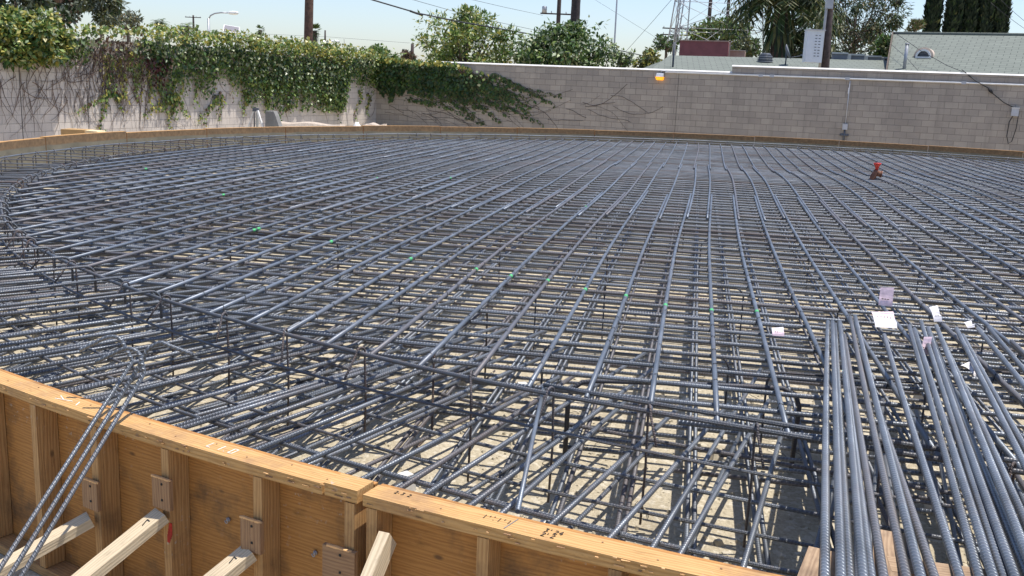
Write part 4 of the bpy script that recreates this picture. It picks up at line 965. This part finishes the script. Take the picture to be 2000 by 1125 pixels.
clump_tree('tree', 1592, -40, 150, 62, 110, [L['dark'], L['olive'], L['cypress']], [4, 2.5, 3], 'dark drooping tree between the shaggy palm and the utility pole', 3800, .3, 36, 'round', 36, .9, clr=.25, aspect=.25)
clump_tree('conifer', 1672, -75, 150, 66, 215, [L['dark'], L['olive'], L['cypress'], L['dry'], L['straw']], [4, 2.2, 3, .5, .5], 'dark ragged conifer right of the utility pole behind the roof panels', 9000, .34, 70, 'round', 32, .5, clr=.22, aspect=.25)
clump_tree('shrub', 1788, 34, 66, 62, 44, [L['olive'], L['straw'], L['green']], [3, 1.5, 1], 'tan-green feathery shrub top above the roof ridge, beside the first cypress', 700, .26, 10, 'round', 33, -.6, aspect=.25, cat='shrub')
clump_tree('tree', 1736, 60, 150, 60, 60, [L['green'], L['olive'], L['dark']], [3, 2, 2], 'mid-green tree just behind the left edge of the roof gable', 1300, .28, 16, 'round', 34)
def cypress(cx, wpx, dist, seed, label):
    rg = np.random.default_rng(seed); sc = dist / cp / F; c = B(cx, 72, dist); W_ = wpx * sc / 2; zt = c[2] + 6.5; e = empty('cypress_tree', (c[0], c[1], 0)); z0 = 1.
    n = 9000; f_ = rg.uniform(0, 1, n) ** 1.15; an = rg.uniform(0, 6.283, n); prof = W_ * np.minimum(1, (1 - f_) * 2.6 + .05) * np.minimum(1, .75 + f_ * 1.5) * (.86 + .14 * np.sin(an * 5 + f_ * 23) + .08 * np.sin(an * 9 - f_ * 60)); r = prof * rg.uniform(.55, 1, n) ** .35
    P = np.column_stack([np.cos(an) * r, np.sin(an) * r, z0 + f_ * (zt - z0)]); D = np.column_stack([np.cos(an) * .35, np.sin(an) * .35, np.ones(n)]) + rg.normal(size=(n, 3)) * .25; N = np.column_stack([np.cos(an), np.sin(an), np.full(n, .2)]) + rg.normal(size=(n, 3)) * .35
    ln = .42 * rg.uniform(.6, 1.3, n); leaves('crown', P, D, N, ln, ln * .4, [L['cypress'], L['dark'], L['olive']], rg.choice(3, size=n, p=[.80, .17, .03]), e)
    b = MB(); b.tube([(0, 0, 0), (0, 0, 1.2), (0, 0, zt * .9)], [.25, .2, .05], M['bark'], 8); b.build('trunk', e); tag(e, label, 'tree', 'row of cypresses behind the house')
for k, (cx, wpx) in enumerate([(1817, 23), (1857, 26), (1887, 19), (1918, 23), (1950, 22)]):
    cypress(cx, wpx, 66, 40 + k, ['first dark cypress of the row, standing apart beside the tan shrub', 'second cypress from the left of the dark row', 'middle cypress of the dark row behind the roof ridge', 'fourth cypress from the left, touching the last one', 'last dark cypress of the row, next to open sky and wires'][k])
def palm(cx, y_top, dist, crown_px, label, fan=True, seed=1, trunk=.2, nfr=26, high=0., skirt=True, mats=None, wr=.11):
    rg = np.random.default_rng(seed); c = B(cx, y_top, dist); sc = dist / cp / F; R = crown_px * sc / 2; zc = c[2] + high; e = empty('palm_tree', (c[0], c[1], 0))
    b = MB(); nz = 14; zs = np.linspace(0, zc, nz * 2); b.tube([(0, 0, z) for z in zs], [trunk * (1.15 - .2 * z / zc + .05 * (i % 2)) for i, z in enumerate(zs)], M['pole_dark'], 10); b.build('trunk', e)
    P = []; D = []; N = []; ln = []
    for k in range(nfr):
        an = rg.uniform(0, 6.28); el = rg.uniform(-.5, 1.2); d = np.array([math.cos(an) * math.cos(el), math.sin(an) * math.cos(el), math.sin(el)]); n = 26
        for i in range(n):
            f_ = i / n; pos = d * R * f_ + np.array([0, 0, -R * .55 * f_ * f_]); tang = d * R + np.array([0, 0, -R * 1.1 * f_]); side = np.cross(tang, (0, 0, 1)); side /= np.linalg.norm(side) + 1e-6
            if fan:
                if f_ < .45: continue
                a_ = (f_ - .7) * 4; P.append(d * R * .45); D.append(d * math.cos(a_) + side * math.sin(a_)); ln.append(R * .6)
            else: P.append(pos); D.append(tang / np.linalg.norm(tang) * .5 + side * (1 if i % 2 else -1) + np.array([0, 0, -.45])); ln.append(R * .33 * (1.1 - f_ * .7))
            N.append(np.array([0, 0, 1.]) + rg.normal(size=3) * .3)
    if skirt:
        for k in range(90):
            an = rg.uniform(0, 6.28); P.append(np.array([math.cos(an), math.sin(an), 0]) * trunk * 1.3 + np.array([0, 0, -rg.uniform(0, R * .8)])); D.append(np.array([math.cos(an) * .3, math.sin(an) * .3, -1])); N.append(np.array([math.cos(an), math.sin(an), .2])); ln.append(R * .5)
    ln = np.array(ln); leaves('crown', np.array(P) + np.array([0, 0, zc]), D, N, ln, ln * wr, mats or [L['green'], L['olive'], L['dark']], rg.choice(3, size=len(P), p=[.45, .3, .25]), e); tag(e, label, 'palm')
palm(1530, -18, 60, 225, 'huge shaggy dark palm with olive drooping fronds, left of the utility pole', False, 31, .42, 230, mats=[L['dark'], L['olive'], L['cypress'], L['straw']], wr=.13)
palm(508, 58, 125, 20, 'tiny distant fan palm left of the brown pole', True, 51, .22)
palm(503, 70, 135, 14, 'shorter tiny palm beside the tiny fan palm', True, 52, .22)
palm(612, 60, 95, 34, 'fan palm half hidden behind the brown pole', True, 53, .35, 34)
palm(634, 84, 100, 30, 'low feathery palm right of the brown pole', False, 54, .25, 22, skirt=False)
palm(311, 45, 62, 50, 'feathery palm top rising left above the ivy', False, 55, .22, 26, skirt=False)
palm(362, 52, 58, 52, 'feathery palm top above the ivy, left of the street lamp', False, 56, .22, 26, skirt=False)
palm(1122, 60, 47, 60, 'thick dark palm trunk rising out of the picture behind the glossy tree', True, 57, .205, 30, 6.5)

# ================================================================ HOUSES
HD = 40.0
def roof_quad(name, pts, mat, parent, thk=.12):
    P = [np.asarray(p, float) for p in pts]; n = np.cross(P[1] - P[0], P[3] - P[0]); n /= np.linalg.norm(n); n = n if n[2] > 0 else -n
    b = MB(); ux = (P[1] - P[0]) / np.linalg.norm(P[1] - P[0]); uy = np.cross(n, ux); uv = lambda p: ((p - P[0]) @ ux, (p - P[0]) @ uy)
    Q = [p - n * thk for p in P]; k = len(P)
    b.poly(P, mat, [uv(p) for p in P]); b.poly(Q[::-1], mat, [uv(p) for p in Q[::-1]])
    for i in range(k): j = (i + 1) % k; b.poly([P[i], Q[i], Q[j], P[j]], mat, [(0, 0), (0, .1), (1, .1), (1, 0)])
    return b.build(name, parent)
# main gabled house at the right
hz = empty('house', (0, 0, 0))
A1 = B(1745, 66, 47.5); A2 = B(2090, 76, 44.0); dh = (A2 - A1); dh[2] = 0; dh /= np.linalg.norm(dh); nf = np.array([dh[1], -dh[0], 0])
A2 = A1 + dh * 16; sv = B(1731, 152, 40.6) - A1; e1 = A1 + sv; e2 = A2 + sv; b1 = A1 - nf * 6 + np.array([0, 0, -2.2]); b2 = A2 - nf * 6 + np.array([0, 0, -2.2])
roof_quad('roof_slope', [e1, e2, A2, A1], M['shingle'], hz); roof_quad('roof_slope', [A1, A2, b2, b1], M['shingle'], hz)
b = MB(); b.tube([A1 + np.array([0, 0, .02]), A2 + np.array([0, 0, .02])], .09, M['shingle'], 6); b.build('ridge', hz)
b = MB(); b.beam(A1 - dh * .04, e1 - dh * .04, .06, .2, M['bark']); b.build('rake_board', hz)
w1 = e1 - nf * .5 + dh * .4; w2 = e2 - nf * .5; b = MB(); zt = e1[2] + .02
b.hexa([np.append(p[:2], 0) for p in (w1, w2, w2 - nf * 12, w1 - nf * 12)] + [np.append(p[:2], zt) for p in (w1, w2, w2 - nf * 12, w1 - nf * 12)], M['stucco']); b.build('walls', hz)
nrm = np.cross(dh, (e1 - A1) / np.linalg.norm(e1 - A1)); nrm = nrm if nrm[2] > 0 else -nrm
def on_main(px, py): d = ray(px, py); return EYE + d * ((A1 - EYE) @ nrm / (d @ nrm))
vc = on_main(1804, 111); b = MB(); fr = -nf
def half(r, depth, y0, n=14): return [(r * math.cos(t_), r * math.sin(t_)) for t_ in np.linspace(0, math.pi, n)]
def arch(mb, r0, r1, front, back, mat):
    A_ = half(r0, 0, 0); O_ = half(r1, 0, 0)
    f = lambda q, k: vc + dh * q[0] + np.array([0, 0, q[1]]) + nf * k
    for i in range(len(A_) - 1):
        mb.poly([f(A_[i], front), f(O_[i], front), f(O_[i + 1], front), f(A_[i + 1], front)], mat); mb.poly([f(O_[i], front), f(O_[i], back), f(O_[i + 1], back), f(O_[i + 1], front)], mat)
dm = b; arch(dm, .23, .31, .25, -1.0, M['white']); v_ = dm.build('dormer_vent', hz)
b = MB(); arch(b, .31, .40, .12, -1.0, M['stucco']); b.build('surround', v_)
b = MB(); f = lambda q, k: vc + dh * q[0] + np.array([0, 0, q[1]]) + nf * k; b.poly([f(q, .14) for q in half(.23, 0, 0)], M['slot']); b.beam(vc - dh * .32 + nf * .2 + np.array([0, 0, -.03]), vc + dh * .32 + nf * .2 + np.array([0, 0, -.03]), .1, .06, M['white'])
for zz in (.06, .12): b.beam(vc - dh * .19 + nf * .16 + np.array([0, 0, zz]), vc + dh * .19 + nf * .16 + np.array([0, 0, zz]), .03, .025, M['greyblock'])
b.build('louver', v_)
p = on_main(1766, 134); b = MB(); b.tube([p - np.array([0, 0, .2]), p + np.array([0, 0, 1.0])], .07, M['galv'], 8); b.tube([p + np.array([0, 0, .98]), p + np.array([0, 0, 1.04])], .09, M['galv'], 8); b.build('vent_pipe', hz)
tag(hz, 'house with a broad green-grey shingle gable and half-round roof vent at the right', 'house')
# low roof in front
h2 = empty('house', (0, 0, 0))
r1, r2 = B(1308, 108, 47), B(1752, 118.5, 45.5); e1, e2 = B(1262, 142, 41), B(1752, 150, 39.6)
r2b = r1 + (r2 - r1) * 1.0; roof_quad('roof_slope', [e1, e2, r2b, r1], M['shingle'], h2)
bk = np.array([.3, 6.0, -2.0]); roof_quad('roof_slope', [r1, r2b, r2b + bk, r1 + bk], M['shingle'], h2)
roof_quad('roof_hip', [e1, r1, r1 + bk, e1 + np.array([-.2, 9.0, 0])], M['shingle'], h2)
b = MB(); q = [e1 + np.array([.6, .5, 0]), e2 + np.array([0, .5, 0]), e2 + np.array([.5, 10, 0]), e1 + np.array([.9, 9, 0])]; b.hexa([np.append(p[:2], 0) for p in q] + [np.append(p[:2], p[2] - .15) for p in q], M['stucco']); b.build('walls', h2)
tag(h2, 'house under the low long green-grey shingle roof behind the wall', 'house')
n2 = np.cross(r2b - e1, r1 - e1); n2 /= np.linalg.norm(n2); n2 = n2 if n2[2] > 0 else -n2
def on_low(px, py): d = ray(px, py); return EYE + d * ((e1 - EYE) @ n2 / (d @ n2))
dl = (e2 - e1); dl[2] = 0; dl /= np.linalg.norm(dl); nl = np.array([dl[1], -dl[0], 0])
# things on the roofs
p = on_low(1494, 121); e = empty('roof_ventilator', p); b = MB(); R_ = .36
for i in range(7):
    zz = i * .055; r = R_ * math.sqrt(max(.05, 1 - (zz / .42) ** 2)); b.lathe([(r, 0), (r * 1.02, .026), (r * .86, .03)], (0, 0, zz), M['galv'] if i % 2 == 0 else M['slot'], 20)
    b.lathe([(r * .86, 0), (r * .86, .03)], (0, 0, zz + .027), M['slot'], 20)
b.build('louvered_dome', e); b = MB(); b.lathe([(.30, -.3), (.30, .02)], (0, 0, 0), M['slot'], 16); b.build('collar', e); tag(e, 'striped dome ventilator on the low shingle roof', 'vent')
p = on_low(1534, 127); e = empty('satellite_dish', p); b = MB(); ax = np.array([.86, -.3, .35]); b.lathe([(.02, -.03), (.16, -.015), (.27, .03), (.34, .085), (.335, .09), (.26, .04), (.15, 0), (.0, -.01)], (0, 0, .55), M['greyblock'], 18, ax); b.build('dish', e)
b = MB(); b.tube([(0, 0, -.1), (0, 0, .3), (-.02, 0, .55)], .03, M['slot'], 6); b.tube([(.02, 0, .3), (.62, -.15, .42)], .015, M['slot'], 5); b.build('mast', e)
b = MB(); b.box((.64, -.15, .45), (.1, .07, .07), M['greyblock']); b.build('receiver', e); tag(e, 'dark satellite dish with a long arm on the low roof', 'dish')
p = on_low(1314, 131); o = MB(); o.tube([p - np.array([0, 0, .2]), np.append(p[:2], B(1316, 82, p[1])[2])], .045, M['slot'], 6); tag(o.build('vent_pipe'), 'thin dark pipe standing on the left end of the low roof', 'pipe')
e = empty('parapet_screen', B(1685, 112, 46)); zA, zB_ = B(1624, 119, 46)[2], B(1624, 105, 46)[2]
for k, (xa, xb) in enumerate([(1627, 1655), (1658, 1688), (1692, 1721), (1725, 1748)]):
    c0 = B(xa, 112, 46.); c1 = B(xb, 113, 45.8); b = MB(); zt = zB_ - k * .04
    q = [c0, c1, c1 + np.array([0, .25, 0]), c0 + np.array([0, .25, 0])]; b.hexa([np.append(p[:2], zA - .25 - k * .05) for p in q] + [np.append(p[:2], zt) for p in q], M['greyblock']); cpart(b, 'panel', e)
    b = MB(); b.beam(np.append(c0[:2], zt + .04) + np.array([-.05, .1, 0]), np.append(c1[:2], zt + .04) + np.array([.05, .1, 0]), .32, .07, M['lightframe']); b.beam(np.append(c1[:2], zA - .3) + np.array([.04, .1, 0]), np.append(c1[:2], zt) + np.array([.04, .1, 0]), .08, .3, M['lightframe'], up=(1, 0, 0)); cpart(b, 'post', e)
tag(e, 'row of dark grey panels with pale posts along the roof top, right of the pole', 'screen wall')
e = empty('maroon_container', B(1375, 110, 49)); c0 = B(1327, 95, 49); c1 = B(1422, 98, 48); zt = B(1375, 80.5, 48.5)[2]; zb = B(1375, 111, 48.5)[2]; b = MB(); q = [c0, c1, c1 + np.array([.5, 2.2, 0]), c0 + np.array([.5, 2.2, 0])]
b.hexa([np.append(p[:2], zb - .4) for p in q] + [np.append(p[:2], zt) for p in q], M['maroon']); cpart(b, 'box', e)
b = MB(); b.beam(np.append(c0[:2], zt + .02), np.append(c1[:2], zt + .02), .1, .05, M['tan']); b.beam(np.append(c1[:2] + np.array([.06, -.03]), zb - .3), np.append(c1[:2] + np.array([.06, -.03]), zt), .06, .06, M['tan'], up=(1, 0, 0)); cpart(b, 'edge_trim', e); tag(e, 'big maroon metal box standing behind the low roof ridge', 'box')
e = empty('tan_box', B(1438, 108, 49)); c0 = B(1424, 103, 49); c1 = B(1455, 104, 48.7); zt = B(1438, 99.5, 49)[2]; b = MB(); q = [c0, c1, c1 + np.array([.3, 1.2, 0]), c0 + np.array([.3, 1.2, 0])]; b.hexa([np.append(p[:2], zt - 1.1) for p in q] + [np.append(p[:2], zt) for p in q], M['tan']); cpart(b, 'box', e)
b = MB(); b.beam(np.append(c0[:2], zt + .015), np.append(c1[:2], zt + .015), .12, .04, M['stucco']); cpart(b, 'lid', e); tag(e, 'small tan box right beside the big maroon box', 'box')

# ================================================================ POLES, LAMPS, TOWER, WIRES
def upole(name, cx, y_low, dist, r, mat, label, h_top, lean=(0, 0), cat='utility pole', arms=(), group=None):
    p = B(cx, y_low, dist); e = empty(name, (p[0], p[1], 0)); b = MB(); b.tube([(-lean[0] * p[2], -lean[1], 0), (0, 0, p[2]), (lean[0] * (h_top - p[2]), 0, h_top)], [r * 1.1, r, r * .8], mat, 12); b.build('post', e)
    for (z, w_, th) in arms:
        b = MB(); b.beam((-w_ / 2, -.12, z), (w_ / 2, -.12, z), .09, .11, mat); c_ = b.build('crossarm', e)
        for q in (-.45, -.2, .2, .45): bb = MB(); bb.lathe([(.03, 0), (.05, .06), (.03, .1), (.045, .14), (.0, .18)], (w_ * q, -.12, z + .055), M['greybox'], 8); bb.build('insulator', c_)
    tag(e, label, cat, group); return e, p
upole('utility_pole', 602, 85, 36.5, .165, M['pole'], 'thick brown wooden pole rising behind the ivy', 12, (.025, 0))
e, p = upole('utility_pole', 1612, 128, 38.2, .155, M['pole_dark'], 'dark wooden pole with a grey slotted cabinet, behind the stepped wall', 12, (-.035, 0))
zc = B(1590, 92, 37.9); b = MB(); hw = .31; z0, z1 = B(1585, 122, 37.9)[2], B(1590, 60, 37.9)[2]; cxp = B(1589, 92, 37.9)[0] - p[0]
b.box((cxp, -.25, (z0 + z1) / 2), (.62, .42, z1 - z0), M['cabinet']); b.box((cxp, -.27, z1 + .02), (.68, .5, .04), M['greybox']); cb_ = b.build('cabinet', e)
for i in range(8):
    for q in (.02, .15): b = MB(); b.box((cxp + q, -.4625, z1 - .18 - i * .115 * (z1 - z0) / 1.25), (.075, .006, .028), M['slot']); b.build('slot', cb_)
b = MB(); b.tube([(-.24, -.1, z0 - .2), (-.22, -.1, z1 + .5), (-.2, -.1, 12)], .055, M['galv'], 8); b.build('riser', e)
b = MB(); b.box((-.16, -.2, B(1622, 5, 38)[2] + .25), (.26, .16, .95), M['galv']); b.build('riser_cover', e)
e, p = upole('utility_pole', 1091, 30, 82, .17, M['pole_dark'], 'distant dark pole left of the palm trunk carrying a crossarm and transformer', 16, (0, 0), arms=((B(1088, 27.5, 82)[2], 3.0, 0),))
b = MB(); tz = B(1063, 27, 82)[2]; tx_ = B(1063, 27, 82)[0] - p[0]; b.lathe([(.0, 0), (.2, .02), (.2, .5), (.12, .54), (.0, .55)], (tx_, -.12, tz + .06), M['galv'], 12); b.build('transformer', e)
upole('steel_pole', 1199, 104, 72, .06, M['galv'], 'slender grey steel pole left of the lattice tower', 16, (-.004, 0), 'pole')
upole('utility_pole', 378, 52, 150, .16, M['pole_dark'], 'small distant pole with one crossarm left of the street lamp', B(378, 31, 150)[2] + .1, arms=((B(378, 34, 150)[2], 2.4, 0),))
upole('utility_pole', 635, 78, 150, .14, M['pole_dark'], 'tiny distant post above the low feathery palm', B(635, 59, 150)[2])
e, p = upole('utility_pole', 805, 112, 110, .2, M['pole_dark'], 'distant post with a curved lamp arm near the wall corner', B(805, 85, 110)[2])
z_ = B(806, 97, 110)[2]; b = MB(); b.tube([(0, 0, z_), (.5, 0, z_ + .5), (1.2, 0, z_ + .7)], .04, M['galv'], 6); a_ = b.build('lamp_arm', e); b = MB(); b.lathe([(.02, 0), (.13, .1), (.14, .5), (.05, .65)], (1.15, 0, z_ + .68), M['lamp_head'], 8, (1, 0, .05)); b.build('lamp_head', a_)
upole('utility_pole', 1384, 50, 88, .17, M['pole_dark'], 'dark post behind the tower tree, left of its twin', 16); upole('utility_pole', 1419, 55, 88, .15, M['pole_dark'], 'dark post at the tower hub, right of its twin', 16)
upole('utility_pole', 1317, 100, 95, .13, M['pole_dark'], 'distant post with stacked crossarms at the tower foot', B(1317, 50, 95)[2], arms=((B(1310, 55.5, 95)[2], 2.6, 0), (B(1310, 68, 95)[2], 2.6, 0), (B(1310, 82, 95)[2], 2.0, 0)))
def street_lamp(cx, y0, y1, hx, hy, dist, label, r=.075):
    p = B(cx, y0, dist); t_ = B(cx, y1, dist); h_ = B(hx, hy, dist); e = empty('street_lamp', (p[0], p[1], 0)); dx = h_[0] - p[0]; dz = h_[2] - t_[2]
    b = MB(); b.tube([(0, 0, 0), (0, 0, t_[2])], [r * 1.3, r], M['galv'], 8); b.build('post', e)
    b = MB(); b.tube([(0, 0, t_[2] - .05), (dx * .1, 0, t_[2] + dz * .45), (dx * .3, 0, t_[2] + dz * .8), (dx * .6, 0, t_[2] + dz * .98), (dx * .95, 0, h_[2])], r * .6, M['galv'], 7); b.build('arm', e)
    b = MB(); b.lathe([(.03, 0), (.1, .12), (.13, .4), (.1, .62), (.02, .7)], (dx * .93, 0, h_[2]), M['lamp_head'], 10, (1, 0, .02)); b.build('lamp_head', e); tag(e, label, 'street lamp')
street_lamp(408, 70, 36, 447, 25, 62, 'grey street lamp with a long curved arm above the ivy')
street_lamp(630, 96, 88, 645, 81, 70, 'low white lamp head showing above the ivy by the palm', .06)
c = B(452, 57, 45); e = empty('solar_panel', (c[0], c[1], 0)); b = MB(); Rt = np.array(Matrix.Rotation(rad(38), 3, 'X') @ Matrix.Rotation(rad(16), 3, 'Y') @ Matrix.Rotation(rad(-20), 3, 'Z')); Rt = np.array([[.97, -.12, .2], [.2, .8, -.55], [-.12, .58, .80]])
b.box((0, 0, c[2]), (.70, .50, .03), M['white'], Rt); fr_ = b.build('frame', e); b = MB(); b.box(np.array([0, 0, c[2]]) + Rt @ np.array([0, 0, .017]), (.64, .44, .006), M['solar'], Rt); b.box(np.array([0, 0, c[2]]) + Rt @ np.array([0, 0, -.017]), (.64, .44, .006), M['solar'], Rt); b.build('cells', e); b = MB(); b.tube([(.0, .1, 0), (0, .1, c[2] - .05)], .03, M['galv'], 6); b.build('post', e); tag(e, 'tilted solar panel with a white frame above the ivy', 'solar panel')
# lattice tower
TD = 74.; e = empty('lattice_tower', (B(1392, 112, TD)[0], TD, 0)); x0 = e.location.x; b = MB(); zb = B(1392, 112, TD)[2]; zt = zb + 13
def leg(k, z): f_ = (z - 0) / 30; w_ = 3.6 * (1 - f_ * .8); sx, sy = ((-1, -1), (1, -1), (1, 1), (-1, 1))[k % 4]; return np.array([sx * w_, sy * w_ * .8, z])
zs = [0, zb - .5, zb + 1.9, zb + 4.1, zb + 6.5, zt]
for k in range(4): b.tube([leg(k, z) for z in (0, zt)], .05, M['galv'], 5)
for i in range(len(zs) - 1):
    for k in range(4):
        b.tube([leg(k, zs[i]), leg(k + 1, zs[i + 1])], .02, M['galv'], 4); b.tube([leg(k + 1, zs[i]), leg(k, zs[i + 1])], .02, M['galv'], 4); b.tube([leg(k, zs[i + 1]), leg(k + 1, zs[i + 1])], .02, M['galv'], 4)
        mid = (leg(k, zs[i + 1]) + leg(k + 1, zs[i + 1])) / 2; b.tube([mid, leg(k, zs[i])], .012, M['galv'], 4)
b.build('steel_frame', e); tag(e, 'grey steel lattice tower behind the maroon box', 'tower')
e = empty('lattice_mast', (B(1322, 108, 56)[0], 56, 0)); b = MB(); zt = 14
for k in range(3): b.tube([(.55 * math.cos(k * 2.1) - .1, .5 * math.sin(k * 2.1), 0), (.22 * math.cos(k * 2.1) + .35, .2 * math.sin(k * 2.1), zt)], .035, M['galv'], 5)
for i in range(24):
    f0, f1 = i / 24, (i + 1) / 24; pt = lambda k, f_: np.array([(.55 - .33 * f_) * math.cos(k * 2.1) - .1 + .45 * f_, (.5 - .3 * f_) * math.sin(k * 2.1), zt * f_])
    for k in range(3): b.tube([pt(k, f0), pt((k + 1) % 3, f1)], .015, M['galv'], 4)
b.build('steel_frame', e); tag(e, 'slim three-legged lattice mast left of the big tower', 'tower')
def wire(pts, r, label, mat=None, sag=0.):
    P = [np.asarray(p, float) for p in pts]
    if len(P) == 2 and sag: P = [P[0] + (P[1] - P[0]) * t_ - np.array([0, 0, sag * 4 * t_ * (1 - t_)]) for t_ in np.linspace(0, 1, 12)]
    b = MB(); b.tube(P, r, mat or M['wire'], 5); o = b.build('overhead_wire'); tag(o, label, 'wire', 'overhead wires')
wire([B(600, -60, 36.6), B(725, -1, 37), B(815, 25.5, 38), B(895, 42, 40), B(1010, 62, 44), B(1180, 92, 52), B(1330, 125, 66)], .028, 'thick black bundled cable sloping from the brown pole into the trees')
b = MB(); b.tube([B(801, 21.5, 37.8), B(815, 26.5, 38), B(826, 29.5, 38.1)], .04, M['black'], 6); tag(b.build('splice_sleeve'), 'black splice on the thick sloping cable', 'splice')
wire([B(780, -8, 50), B(925, 33, 58), B(1060, 62, 66)], .012, 'thin wire sloping above the thick cable')
wire([B(890, -8, 60), B(985, 14, 66), B(1060, 30, 80)], .012, 'thin wire running down to the crossarm with the transformer')
wire([B(1318, -8, 56), B(1272, 45, 60), B(1222, 101, 64)], .012, 'straight guy wire left of the lattice mast')
wire([B(1950, -5, 60), B(2010, 48, 60)], .012, 'upper thin wire at the far right beside the last cypress', None, .05)
wire([B(1935, 5, 60), B(2010, 62, 60)], .012, 'lower thin wire at the far right beside the last cypress', None, .05)
wire([B(1150, -8, 90), B(1260, 60, 80), B(1340, 112, 60)], .010, 'faint wire crossing the sky left of the tower')
wire([B(1745, 62, 43.5), B(1800, 100, 42), B(1850, 128, 40.5), B(1880, 140, 39)], .012, 'service wire crossing the shingle gable down to the wall')
wire([B(1742, 88, 44), B(1770, 112, 42), B(1795, 140, 40)], .010, 'short wire crossing the lower left of the gable')
wire([B(425, 58, 90), B(300, 54, 100)], .012, 'faint wire left of the street lamp', None, .3)
wire([B(420, 62, 140), B(640, 72, 140), B(800, 84, 120)], .014, 'faint far wire crossing behind the brown pole')

# ================================================================ BITS BY THE LEFT WALL
zg = 0
c = B(141, 268, 22.5); e = empty('cardboard_box', (c[0], c[1], 0)); w_ = 46 * 22.5 / F; zt = B(141, 253.5, 22.5)[2]
b = MB(); b.box((-.02, .3, zt / 2), (w_, .45, zt), M['card']); b.build('carton', e); b = MB(); b.hexa([(w_ / 2 - .02, .1, zt - .12), (w_ / 2 + .33, .08, zt - .16), (w_ / 2 + .33, .5, zt - .16), (w_ / 2 - .02, .5, zt - .12), (w_ / 2 - .03, .1, zt - .005), (w_ / 2 + .28, .08, zt - .02), (w_ / 2 + .28, .5, zt - .02), (w_ / 2 - .03, .5, zt - .005)], M['card_light']); b.build('flap', e); tag(e, 'brown cardboard box with a pale open flap behind the left form', 'box')
dB = 28.
def bb(px, py): return B(px, py, dB)
e = empty('propped_board', (bb(515, 250)[0], dB, 0)); x0 = e.location.x; zt = bb(503, 216)[2]
b = MB(); b.beam((bb(503, 216)[0] - x0, 0, zt), (bb(524, 262)[0] - x0, -.1, .1), .06, .05, M['white']); b.build('white_board', e)
b = MB(); b.beam((bb(497, 222)[0] - x0, .3, zt - .05), (bb(497, 262)[0] - x0, .3, .05), .1, .05, M['lightframe'], up=(1, 0, 0)); b.beam((bb(491, 222)[0] - x0, .3, zt - .05), (bb(491, 262)[0] - x0, .3, .0), .03, .03, M['slot'], up=(1, 0, 0)); b.beam((bb(492, 218)[0] - x0, .2, zt), (bb(472, 255)[0] - x0, .2, .1), .03, .03, M['white']); b.build('stand', e)
b = MB(); b.box((bb(498, 213)[0] - x0, .1, zt + .02), (.16, .14, .10), M['slot']); b.build('clamp', e); tag(e, 'white board propped on a small stand by the left wall', 'stand')
def heap(name, x_a, x_b, ytop, dist, mat, label, cat, seed, hump=None):
    rg = np.random.default_rng(seed); a = B(x_a, 262, dist); c_ = B(x_b, 262, dist); W_ = c_[0] - a[0]; zt = B((x_a + x_b) / 2, ytop, dist)[2]; n, m_ = 26, 9; V = []
    b = MB(); g_ = np.zeros((n + 1, m_ + 1, 3))
    for i in range(n + 1):
        for j in range(m_ + 1):
            u, v = i / n, j / m_; h = zt * min(1, 3.2 * math.sin(math.pi * u)) * min(1, 1.8 * math.sin(math.pi * v)) * (.94 + .04 * math.sin(i * .45 + seed) + .02 * math.sin(j * 1.1 + i * .2))
            if hump: h += hump * math.exp(-((u - .03) / .07) ** 2) * math.sin(math.pi * v)
            g_[i, j] = (W_ * u, v * 1.3, max(h, 0) - .005)
    for i in range(n):
        for j in range(m_): b.poly([g_[i, j], g_[i + 1, j], g_[i + 1, j + 1], g_[i, j + 1]], mat, None, True)
    o = b.build(name); o.location = (a[0], a[1], 0); tag(o, label, cat)
heap('sand_heap', 512, 680, 239, 28.2, M['sand'], 'long pale sand heap behind the far form under the ivy', 'heap', 2)
heap('sand_heap', 700, 752, 241, 29.0, M['sand'], 'short pale heap by the wall corner beside the white bag', 'heap', 3)
a = B(512, 262, 27.9); b = MB(); n = 12; zt = B(520, 217, 27.9)[2]; sc = 27.9 / F
prof = [(6, 1.0), (22, 1.0), (26, .86), (31, .62), (36, .45), (44, .36)]
for (x0_, f0), (x1_, f1) in zip(prof, prof[1:]): b.hexa([(x0_ * sc, 0, .0), (x1_ * sc, 0, .0), (x1_ * sc, .5, .0), (x0_ * sc, .5, .0), (x0_ * sc, 0.03, zt * f0), (x1_ * sc, .03, zt * f1), (x1_ * sc, .45, zt * f1), (x0_ * sc, .45, zt * f0)], M['tarp'])
o = b.build('grey_tarp'); o.location = (a[0], a[1], 0); tag(o, 'grey sheet slumped beside the propped white board', 'tarp')
p = B(697, 250, 28.7); b = MB(); zt = B(697, 238.5, 28.7)[2]; b.lathe([(.1, 0), (.13, zt * .5), (.12, zt * .85), (.07, zt * .92), (.05, zt)], (0, 0, 0), M['white'], 9); o = b.build('white_bag'); o.location = (p[0], p[1], 0); tag(o, 'small white bag standing on the heap by the wall corner', 'bag')
